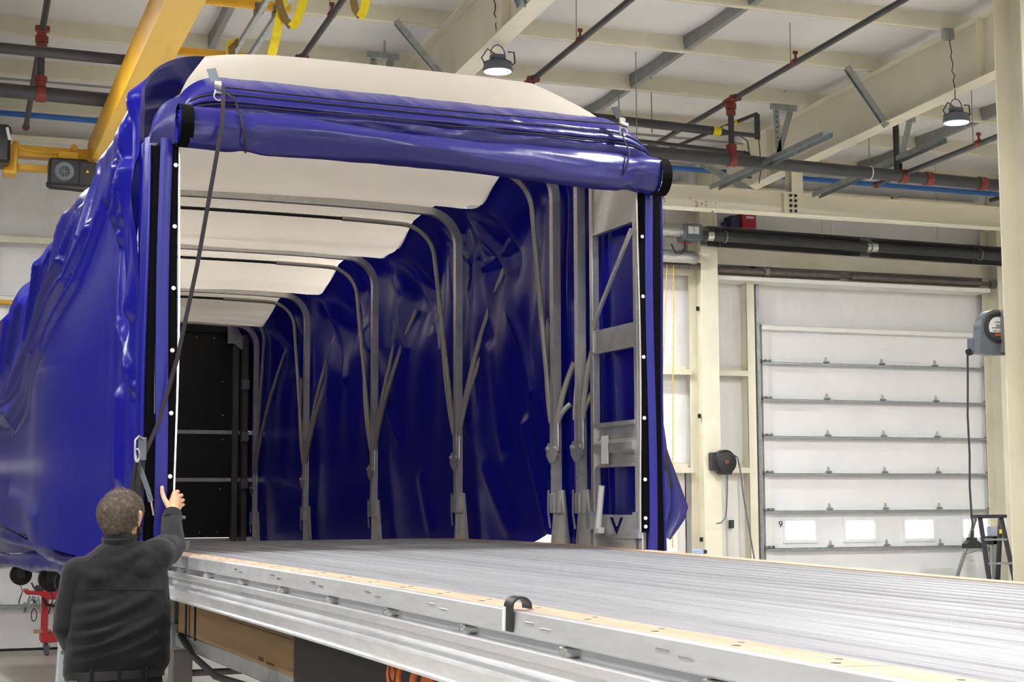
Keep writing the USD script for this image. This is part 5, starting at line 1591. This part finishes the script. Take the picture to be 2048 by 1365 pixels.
# slings hung from the crane
def sling(path, label, under=None):
    t = thing('lifting_sling', label, 'sling', (path[len(path) // 2][0], path[0][1], min(p[2] for p in path)))
    part('webbing', MB().strap(path, .064, .007, up=(0, 1, .02)), YELSL, t)
    if under:
        part('worn_side', MB().strap(under, .055, .006, up=(0, 1, .02)), BRNSL, t, label='brown worn side of the webbing')
    return t


sling([(2.144, 10.90, 5.489), (2.123, 10.90, 5.375), (2.102, 10.90, 5.261), (2.075, 10.90, 5.092), (2.038, 10.90, 4.922), (2.000, 10.90, 4.772)], 'long yellow lifting sling hanging straight down behind the white tarp roof')
sling([(2.180, 10.88, 5.170), (2.216, 10.88, 5.211), (2.244, 10.88, 5.300), (2.269, 10.88, 5.384), (2.294, 10.88, 5.499)], 'yellow sling loop with a brown worn side, beside the long sling',
      [(2.060, 10.88, 5.473), (2.082, 10.88, 5.394), (2.102, 10.88, 5.311), (2.135, 10.88, 5.229), (2.183, 10.88, 5.175)])
sling([(2.685, 10.86, 5.290), (2.711, 10.86, 5.342), (2.730, 10.86, 5.427), (2.748, 10.86, 5.524)], 'short yellow sling loop at the top edge, right of the other slings',
      [(2.616, 10.86, 5.509), (2.632, 10.86, 5.428), (2.647, 10.86, 5.350), (2.689, 10.86, 5.295)])
sling([(2.05, 12.4, 5.486), (1.99, 12.4, 5.46), (1.965, 12.4, 5.2), (1.96, 12.4, 4.95)], 'small yellow sling looped over the left silver rail',
      [(2.06, 12.38, 5.486), (1.995, 12.38, 5.42), (2.02, 12.38, 5.2), (2.05, 12.38, 4.95)])

# ================================================================ red cart and stand at the lower left
t = thing('tool_cart', 'red tool cart standing by the left white door behind the man', 'cart', (1.3, 19.2, 0))
part('top_shelf', MB().box(.80, 1.75, 18.95, 19.40, .70, .725, .004), REDPL, t)
part('top_rim', MB().extr([(.80, .74), (1.75, .74), (1.75, .64), (1.0, .64), (.95, .69), (.80, .71)], lambda a, c, s: (a, 18.955 - s, c), 0, .012), REDPL, t)
part('handle_lip', MB().box(.78, .84, 18.95, 19.4, .715, .75, .008), REDPL, t)
for x in (.99, 1.66):
    for y in (18.97, 19.34):
        part('leg', MB().box(x, x + .06, y, y + .05, .24, .70, .006), REDPL, t)
part('bottom_tray', MB().box(.975, 1.74, 18.95, 19.40, .15, .245, .006), REDPL, t)
sc = MB()
for i_, (a, w2) in enumerate(((1.13, .02), (1.155, .015), (1.175, .02), (1.2, .012), (1.217, .02), (1.242, .015))):
    sc.extr(sg.Polygon([(a, .675), (a + w2, .675), (a + w2 + .012, .70 + .006 * (i_ == 0)), (a + .012, .70)]), lambda a_, c, s: (a_, 18.9425 - s, c), 0, .001)
part('script_mark', sc, WHITEP, t, kind='stuff', label='white script lettering')
for x in (1.05, 1.66):
    for y in (18.99, 19.35):
        part('castor', MB().lathe([(0, -.022), (.05, -.02), (.06, -.012), (.06, .012), (.05, .02), (0, .022)], (x, y, .06), (1, 0, 0), 20), GREYP, t)
        for sx in (-1, 1):
            part('castor_fork', MB().box(x + sx * .0275 - .0025, x + sx * .0275 + .0025, y - .02, y + .02, .06, .15), DSHAFT, t)
t = thing('hand_tool', 'dark clamp tool standing on the cart top, left end', 'tool', (.95, 19.1, .725))
part('body', MB().box(.90, 1.0, 19.05, 19.15, .727, .80, .015).beam((.90, 19.1, .75), (.86, 19.1, .83), .02, .02), M('dusty_purple_plastic', '#4d4858', .6), t)
t = thing('hand_tool', 'pair of pliers standing on the cart top beside the clamp tool', 'tool', (1.12, 19.1, .725))
part('handle', MB().beam((1.06, 19.1, .74), (1.14, 19.1, .85), .02, .02).tube([(1.06, 19.1, .74), (1.10, 19.1, .735), (1.16, 19.1, .745), (1.18, 19.1, .82)], .012, 6), BLACKP, t)
t = thing('tool_bundle', 'bundle of grey shears and pliers hanging from the cart\'s left end', 'tool', (.86, 18.95, .5))
for (a, c, d, e) in ((.84, .69, .78, .50), (.88, .69, .81, .56), (.86, .66, .95, .56), (.90, .68, .86, .55), (.93, .68, .97, .52), (.78, .62, .80, .50), (.88, .60, .93, .64)):
    part('tool', MB().beam((a, 18.93, c), (d, 18.93, e), .018, .022, ch=.003), GALVD if a < .87 else GALV, t)
solo('cable_loop', 'black cable loop hanging under the cart handle', 'cable', MB().tube([(.89 + .03 * sin(q), 18.92, .47 + .07 * cos(q)) for q in np.linspace(0, 2 * pi, 18)], .006, 6), BLACKP)
solo('wood_block', 'brown wooden block on the cart\'s lower tray', 'block', MB().box(.90, 1.10, 19.1, 19.25, .247, .28, .004), APIT)
t = thing('stand_post', 'pale steel stand post behind the man\'s left hip', 'post', (1.0, 8.6, 0), frame='T')
part('post', MB().beam((1.03, 8.6, 1.12), (.985, 8.6, .0), .05, .06, up=(0, 1, 0), ch=.004), M('pale_blue_grey_steel', '#aab4b8', .45, .3), t)
part('foot', MB().box(.88, 1.10, 8.5, 8.7, 0, .02, .004), GALV, t)
part('bolt', MB().cyl((1.02, 8.56, .98), (1.02, 8.57, .98), .012, n=8), CHROME, t)
# ================================================================ the man at the left edge of the opening (frame T)
import manifold3d as m3
SKIN = M('skin', '#c99a78', .5, var=.10, vs=30, bump=.0006, bs=200)
HAIRM = M('brown_grey_hair', '#4c3f35', .6, color2='#7a6d60', vs=60, ramp=(.4, .7))
JACKET = M('charcoal_fleece_jacket', '#131418', .85, var=.12, vs=14, bump=.0012, bs=420, sheen=.10, spec=.25)
JEANS = M('black_jeans', '#141417', .8, spec=.25, var=.2, vs=25, bump=.0008, bs=300)
LEATH = M('black_leather', '#161617', .4)
GREYC = M('grey_cuff_tab', '#5d625a', .7)
MASKM = M('black_face_mask', '#121213', .8)
THREAD = M('dark_thread', '#121214', .8)


def capsule(a, ra, b_, rb, seg=20):
    a, b_ = np.asarray(a, float), np.asarray(b_, float)
    return m3.Manifold.batch_hull([m3.Manifold.sphere(ra, seg).translate(a.tolist()), m3.Manifold.sphere(rb, seg).translate(b_.tolist())])


def hull_of(balls, seg=20):
    return m3.Manifold.batch_hull([m3.Manifold.sphere(r, seg).translate(list(map(float, p))) for p, r in balls])


def skin_of(parts, edge=.014, it=14):
    u = m3.Manifold.batch_boolean(parts, m3.OpType.Add)
    u = u.refine_to_length(edge)
    me = u.to_mesh()
    t = trimesh.Trimesh(np.array(me.vert_properties[:, :3]), np.array(me.tri_verts), process=True)
    trimesh.smoothing.filter_taubin(t, lamb=.55, nu=.56, iterations=it)
    return t


def chain(pts, rad):
    return [capsule(pts[i], rad[i], pts[i + 1], rad[i + 1]) for i in range(len(pts) - 1)]


man = thing('person', 'man in a charcoal fleece jacket seen from behind, one hand on the tarp edge', 'person', (1.03, 6.98, 0), frame='T')
HC = np.array([1.080, 7.055, 1.685])                 # head centre
hf = unit((sin(radians(40)), cos(radians(40)), .02))  # the way he faces
hr = unit(np.cross(hf, (0, 0, 1)))
hu = np.cross(hr, hf)
hp = lambda r, f_, u_: HC + hr * r + hf * f_ + hu * u_
SHL, SHR = (.895, 6.99, 1.455), (1.225, 7.02, 1.525)
ELL, WRL = (.845, 6.965, 1.235), (.90, 7.20, 1.13)
ELR, WRR = (1.330, 7.235, 1.560), (1.372, 7.440, 1.705)
B = []
# head: skull, brow, cheeks, jaw, nose, ears, neck
B += [hull_of([(hp(0, -.022, .028), .082), (hp(0, .028, .030), .074), (hp(0, .0, .046), .074)], 28), hull_of([(hp(0, .045, .0), .058), (hp(0, .035, -.055), .045), (hp(0, -.01, -.02), .068)], 24),
      hull_of([(hp(.028, .052, -.062), .026), (hp(-.028, .052, -.062), .026), (hp(0, .072, -.088), .024), (hp(0, .01, -.05), .05)], 24),
      hull_of([(hp(0, .092, .0), .011), (hp(0, .112, -.030), .014), (hp(0, .088, -.036), .016)], 16)]
for s in (-1, 1):
    B.append(hull_of([(hp(s * .086, -.002, .010), .013), (hp(s * .092, -.008, .030), .012), (hp(s * .077, .004, -.022), .009)], 16))
    B.append(hull_of([(hp(s * .032, .082, .022), .012), (hp(s * .032, .086, .014), .012)], 14))
B.append(capsule(hp(0, -.018, -.05), .057, (1.062, 7.005, 1.545), .062))
# trunk, arms, legs under the clothes
B += [hull_of([((.965, 6.985, 1.45), .075), ((1.16, 6.995, 1.48), .075), ((1.06, 7.0, 1.53), .06)]), hull_of([((.965, 6.985, 1.45), .08), ((1.15, 6.995, 1.46), .08), ((.98, 6.96, 1.2), .10), ((1.12, 6.96, 1.2), .10)]),
      hull_of([((.98, 6.96, 1.2), .10), ((1.12, 6.96, 1.2), .10), ((.97, 6.935, .98), .11), ((1.12, 6.935, .98), .11)])]
B += chain([SHL, ELL, WRL], [.055, .040, .028]) + chain([SHR, ELR, WRR], [.055, .040, .029])
B += chain([(.955, 6.93, .93), (.94, 6.97, .50), (.93, 6.93, .09)], [.085, .055, .042]) + chain([(1.135, 6.93, .93), (1.16, 6.99, .50), (1.17, 6.96, .09)], [.085, .055, .042])
for x, y in ((.93, 6.93), (1.17, 6.96)):
    B.append(hull_of([((x, y - .03, .05), .04), ((x, y + .15, .035), .03)]))


def hand(wrist, palm, knuckles, tips, thumb, pr=.0165):
    """Palm as a hull from the wrist to the knuckles, four fingers through three bends each, a thumb from the palm's side."""
    o = [hull_of([(wrist, .027)] + [(k, .0115) for k in knuckles] + [(palm, pr)], 16)]
    for k, tp, r in zip(knuckles, tips, (.0095, .010, .0095, .0082)):
        o += chain([k] + tp, [r * 1.08, r, r * .93, r * .82][:len(tp) + 1])
    o += chain(thumb, [.0145, .0115, .0105, .009][:len(thumb)])
    return o


KN = [(1.398, 7.545, 1.806), (1.414, 7.545, 1.787), (1.423, 7.545, 1.765), (1.427, 7.542, 1.744)]
TP = []
for i, k in enumerate(KN):
    k = np.array(k)
    l = (1.0, 1.08, 1.0, .85)[i]
    TP.append([tuple(k + np.array([.022, .034, .006]) * l), tuple(k + np.array([.012, .066, .004]) * l), tuple(k + np.array([-.012, .074, .002]) * l)])
HR = hand((1.374, 7.455, 1.715), (1.378, 7.515, 1.752), KN, TP, [(1.362, 7.490, 1.742), (1.346, 7.520, 1.778), (1.340, 7.545, 1.808), (1.340, 7.556, 1.832)])
KL = [(.925 + .018 * i, 7.285 - .004 * i, 1.105 - .004 * i) for i in range(4)]
TL = []
for i, k in enumerate(KL):
    k = np.array(k)
    TL.append([tuple(k + (0, .036, -.016)), tuple(k + (.002, .055, -.038)), tuple(k + (.003, .052, -.060))])
HL = hand((.903, 7.21, 1.127), (.945, 7.25, 1.115), KL, TL, [(.925, 7.235, 1.135), (.955, 7.268, 1.142), (.972, 7.300, 1.135), (.98, 7.322, 1.125)])
rough = skin_of(B, .016, 10)
fine = skin_of(HR + HL, .0035, 8)
vv = np.vstack([rough.vertices, fine.vertices])
ff = np.vstack([rough.faces, fine.faces + len(rough.vertices)])
u_ = m3.Manifold.batch_boolean([m3.Manifold(m3.Mesh(np.asarray(x.vertices, np.float32), np.asarray(x.faces, np.uint32))) for x in (rough, fine)], m3.OpType.Add)
me = u_.to_mesh()
bv, bf = (np.array(me.vert_properties[:, :3]), np.array(me.tri_verts)) if u_.num_tri() > 1000 else (vv, ff)
body = part('body', (bv, bf), SKIN, man, smooth=True)
for s in (-1, 1):
    part('eye', MB().lathe([(0, .010), (.007, .008), (.010, 0)], tuple(hp(s * .032, .088, .018)), tuple(hf), 12), WHITEP, body)
    part('brow', MB().tube([hp(s * .018, .098, .036), hp(s * .034, .095, .041), hp(s * .050, .084, .036)], .004, 6), HAIRM, body)
part('mouth', MB().tube([hp(-.022, .094, -.060), hp(0, .100, -.061), hp(.022, .094, -.060)], .003, 6), M('lip', '#a8685a', .5), body)
# finger nails of the gripping hand
part('thumb_nail', MB().obox((1.337, 7.5485, 1.829), (.0055, 0, 0), (0, .0012, .001), (0, -.001, .007), .001), M('nail', '#e0b9a0', .35), body)

# hair: cap of tufts, and loose strands
cap = skin_of([hull_of([(hp(0, -.030, .030), .088), (hp(0, .018, .046), .078), (hp(0, -.010, .060), .077)], 28), hull_of([(hp(0, -.046, .0), .068), (hp(0, -.040, -.05), .050), (hp(0, -.02, .03), .086)], 24)]
              + [hull_of([(hp(s * .058, .018, .030), .026), (hp(s * .064, .016, -.005), .012)], 14) for s in (-1, 1)], .007, 6)
n_ = cap.vertex_normals
q = cap.vertices
cap_v = q + n_ * ((meshkit.fbm(q * 55, 3, 7) - .45) * .014)[:, None]
hair = part('hair', (cap_v, np.array(cap.faces)), HAIRM, man, smooth=True)
rg = np.random.default_rng(12)
cv, cw, cc = [], [], []
tri_a = cap.area_faces
pick = rg.choice(len(cap.faces), 5200, p=tri_a / tri_a.sum())
for fidx in pick:
    w3 = rg.dirichlet((1, 1, 1))
    p0 = (cap_v[cap.faces[fidx]] * w3[:, None]).sum(0)
    nn = cap.face_normals[fidx]
    if nn @ hu < -.75:
        continue
    down = -hu * .8 - hf * .25 * np.sign(nn @ hf) + rg.normal(0, .35, 3) + hr * .2
    tng = unit(down - nn * (down @ nn))
    ln = rg.uniform(.012, .026)
    lift = rg.uniform(.15, .45)
    pts = [p0 - nn * .002, p0 + tng * ln * .35 + nn * ln * lift * .6, p0 + tng * ln * .7 + nn * ln * lift * .8, p0 + tng * ln + nn * ln * lift * .6]
    cv += pts
    cc.append(4)
    cw += [.0011, .0010, .0008, .0004]
lv = man.local(np.array(cv))
cur = UsdGeom.BasisCurves.Define(stage, hair.path + '/hair_strands')
cur.CreateTypeAttr('linear')
cur.CreatePointsAttr([Gf.Vec3f(*map(float, p)) for p in lv])
cur.CreateCurveVertexCountsAttr(cc)
cur.CreateWidthsAttr([float(w) for w in cw])
cur.SetWidthsInterpolation('vertex')
UsdShade.MaterialBindingAPI.Apply(cur.GetPrim()).Bind(HAIRM)
note(cur.GetPrim(), None, None, None, 'stuff')
# mask: front piece and the loop round the right ear
mk = skin_of([hull_of([(hp(0, .10, -.028), .022), (hp(0, .085, -.085), .032), (hp(.045, .055, -.045), .022), (hp(-.045, .055, -.045), .022), (hp(.04, .05, -.075), .022), (hp(-.04, .05, -.075), .022)], 18)], .008, 6)
mask = part('face_mask', (np.array(mk.vertices), np.array(mk.faces)), MASKM, man, smooth=True)
for s in (-1, 1):
    part('ear_loop', MB().tube([hp(s * .062, .058, -.03), hp(s * .080, .024, .01), hp(s * .086, .004, .034), hp(s * .085, -.010, .030), hp(s * .079, -.004, -.028), hp(s * .070, .03, -.06), hp(s * .062, .05, -.07)], .0025, 6), MASKM, mask)

# jacket: trunk and sleeves in one surface, pulled folds across the back
J = [hull_of([((.93, 6.985, 1.445), .083), ((1.19, 7.0, 1.495), .083), ((1.055, 7.0, 1.545), .070)]),
     hull_of([((.935, 6.985, 1.43), .088), ((1.185, 7.0, 1.45), .088), ((.94, 6.965, 1.30), .105), ((1.18, 6.965, 1.30), .105)]),
     hull_of([((.94, 6.965, 1.30), .105), ((1.18, 6.965, 1.30), .105), ((.945, 6.94, 1.15), .108), ((1.17, 6.94, 1.15), .108)]),
     hull_of([((.945, 6.94, 1.15), .108), ((1.17, 6.94, 1.15), .108), ((.925, 6.93, 1.085), .100), ((1.175, 6.93, 1.105), .106)])]
J += chain([SHL, ELL, WRL], [.078, .062, .044])
J += [capsule(SHR, .080, ELR, .064), capsule(ELR, .064, (1.368, 7.425, 1.692), .041)]
J += [hull_of([((1.15, 6.98, 1.46), .085), (SHR, .080)]), hull_of([((.96, 6.97, 1.42), .085), (SHL, .076)])]
J += [capsule((1.058, 7.0, 1.53), .078, (1.064, 7.02, 1.590), .067)]
jk = skin_of(J, .011, 16)
jn = np.array(jk.vertex_normals)
jv = np.array(jk.vertices)


def fold(v, x0, z0, x1, z1, amp, w):
    dx, dz = x1 - x0, z1 - z0
    L2 = dx * dx + dz * dz
    t_ = np.clip(((v[:, 0] - x0) * dx + (v[:, 2] - z0) * dz) / L2, 0, 1)
    bow_ = .02 * np.sin(pi * t_)
    d2 = (v[:, 0] - x0 - t_ * dx) ** 2 + (v[:, 2] - z0 - t_ * dz + bow_) ** 2
    return amp * np.exp(-d2 / (w * w)) * np.sin(pi * np.clip(t_, .06, .94)) ** .6


dd = np.zeros(len(jv))
for a_ in [(.86, 1.195, 1.12, 1.285, .016, .022), (.88, 1.25, 1.22, 1.385, .014, .022), (.86, 1.14, 1.24, 1.275, .018, .022), (.90, 1.10, 1.27, 1.235, .014, .022), (.87, 1.30, 1.06, 1.385, .012, .022),
           (.88, 1.165, 1.08, 1.255, -.013, .016), (.88, 1.22, 1.18, 1.335, -.013, .016), (.88, 1.118, 1.24, 1.255, -.014, .016), (1.0, 1.50, 1.17, 1.585, .010, .02), (.90, 1.44, 1.12, 1.52, .008, .03),
           (1.08, 1.09, 1.26, 1.17, .010, .02), (.88, 1.34, 1.10, 1.402, -.010, .014)]:
    dd += fold(jv, *a_) * (jn[:, 1] < .1)
sl = np.exp(-((jv[:, 0] - 1.31) / .09) ** 2)
dd += sl * (jv[:, 1] > 7.06) * .006 * np.sin((jv[:, 2] * .9 + jv[:, 0] * .7 - jv[:, 1] * .5) * 85 + 2 * np.sin(jv[:, 0] * 30))
dd += (meshkit.fbm(jv * 9, 3, 5) - .5) * .016
low = np.clip((1.10 - jv[:, 2]) / .04, 0, 1)
jv = jv + jn * dd[:, None]
# open hem: cut the bottom of the trunk away
keepf = ~((jv[jk.faces][:, :, 2].max(1) < 1.062 + .02) & (jv[jk.faces][:, :, 1].max(1) < 7.2) & (np.abs(jv[jk.faces][:, :, 0].mean(1) - 1.05) < .16) & (jn[jk.faces][:, :, 2].mean(1) < -.55))
jacket = part('jacket', (jv, np.array(jk.faces)[keepf]), JACKET, man, smooth=True)
part('collar', MB().tube([(1.064 + .070 * cos(q) + .012 * sin(q), 7.018 + .072 * sin(q), 1.592 + .012 * sin(q + .3)) for q in np.linspace(pi * .72, pi * 2.28, 26)], None, section=[(-.006, -.022), (.006, -.022), (.007, .018), (0, .026), (-.007, .018)], up=(0, 0, 1)), JACKET, jacket)
hem = MB().tube([(1.05 + .213 * np.sign(cos(q)) * abs(cos(q)) ** .75, 6.935 + .102 * sin(q), 1.066 + .018 * cos(q)) for q in np.linspace(0, 2 * pi, 40)], None, section=[(-.008, -.020), (.008, -.020), (.008, .020), (-.008, .020)], up=(0, 0, 1))
part('hem_band', hem, JACKET, jacket)
ys = jv[jn[:, 1] < -.4]
seam_pts = []
for x in np.linspace(.88, 1.25, 26):
    z = 1.392 + .006 * sin(x * 9)
    d_ = np.linalg.norm(ys[:, [0, 2]] - [x, z], axis=1)
    seam_pts.append((x, ys[np.argmin(d_), 1] - .001, z))
part('yoke_seam', MB().tube(seam_pts, .0016, 5), THREAD, jacket)
part('cuff', MB().cyl((1.360, 7.405, 1.672), (1.374, 7.447, 1.708), .046, .043, n=20), JACKET, jacket)
part('cuff_tab', MB().obox((1.415, 7.44, 1.692), (.018, .004, -.004), (0, .006, .002), (.003, 0, .006), .002), GREYC, jacket)
part('sleeve_flap', MB().extr([(0, 0), (.035, .012), (.03, -.035), (.012, -.02)], lambda a, c, s: (1.392 + a, 7.30 - s, 1.575 + c), 0, .004), GREYC, jacket)
# trousers, belt, shoes
T_ = [hull_of([((.955, 6.93, 1.02), .108), ((1.135, 6.93, 1.02), .108), ((.955, 6.925, .90), .112), ((1.14, 6.925, .90), .112)])]
T_ += chain([(.955, 6.93, .90), (.94, 6.97, .50), (.93, 6.93, .10)], [.108, .078, .068]) + chain([(1.14, 6.93, .90), (1.16, 6.99, .50), (1.17, 6.96, .10)], [.108, .078, .068])
tr = skin_of(T_, .016, 14)
tv = np.array(tr.vertices) + np.array(tr.vertex_normals) * ((meshkit.fbm(np.array(tr.vertices) * np.array([7, 7, 14]), 3, 9) - .5) * .014)[:, None]
jeans = part('trousers', (tv, np.array(tr.faces)), JEANS, man, smooth=True)
ring = [(1.045 + .206 * np.sign(cos(q)) * abs(cos(q)) ** .72, 6.93 + .112 * np.sign(sin(q)) * abs(sin(q)) ** .9, 1.035 + .004 * cos(q)) for q in np.linspace(0, 2 * pi, 48)]
belt = part('belt', MB().tube(ring, None, section=[(-.004, -.019), (.004, -.019), (.004, .019), (-.004, .019)], up=(0, 0, 1)), LEATH, man)
for x in (.93, 1.045, 1.16):
    part('belt_loop', MB().box(x - .007, x + .007, 6.805, 6.818, 1.005, 1.065, .002), JEANS, belt)
for x0 in (.93, 1.10):
    pk = MB().tube([(x0 - .01, 6.816, .975), (x0 + .10, 6.816, .975), (x0 + .10, 6.822, .87), (x0 + .05, 6.824, .84), (x0 - .005, 6.822, .87), (x0 - .01, 6.816, .975)], .002, 5)
    part('pocket_stitch', pk, THREAD, jeans)
part('key_clip', MB().box(.815, .845, 6.86, 6.88, .90, .985, .006), ORANGE, belt, label='orange clip at the left hip')
part('pouch', MB().box(.835, .885, 6.84, 6.87, .90, 1.02, .008), LEATH, belt)
for x, y in ((.93, 6.93), (1.17, 6.96)):
    sh = skin_of([hull_of([((x, y - .045, .065), .055), ((x, y + .06, .055), .05), ((x, y + .165, .04), .038), ((x, y, .10), .055)])], .015, 8)
    sv = np.array(sh.vertices)
    sv[:, 2] = np.maximum(sv[:, 2], .002)
    part('shoe', (sv, np.array(sh.faces)), LEATH, man, smooth=True)
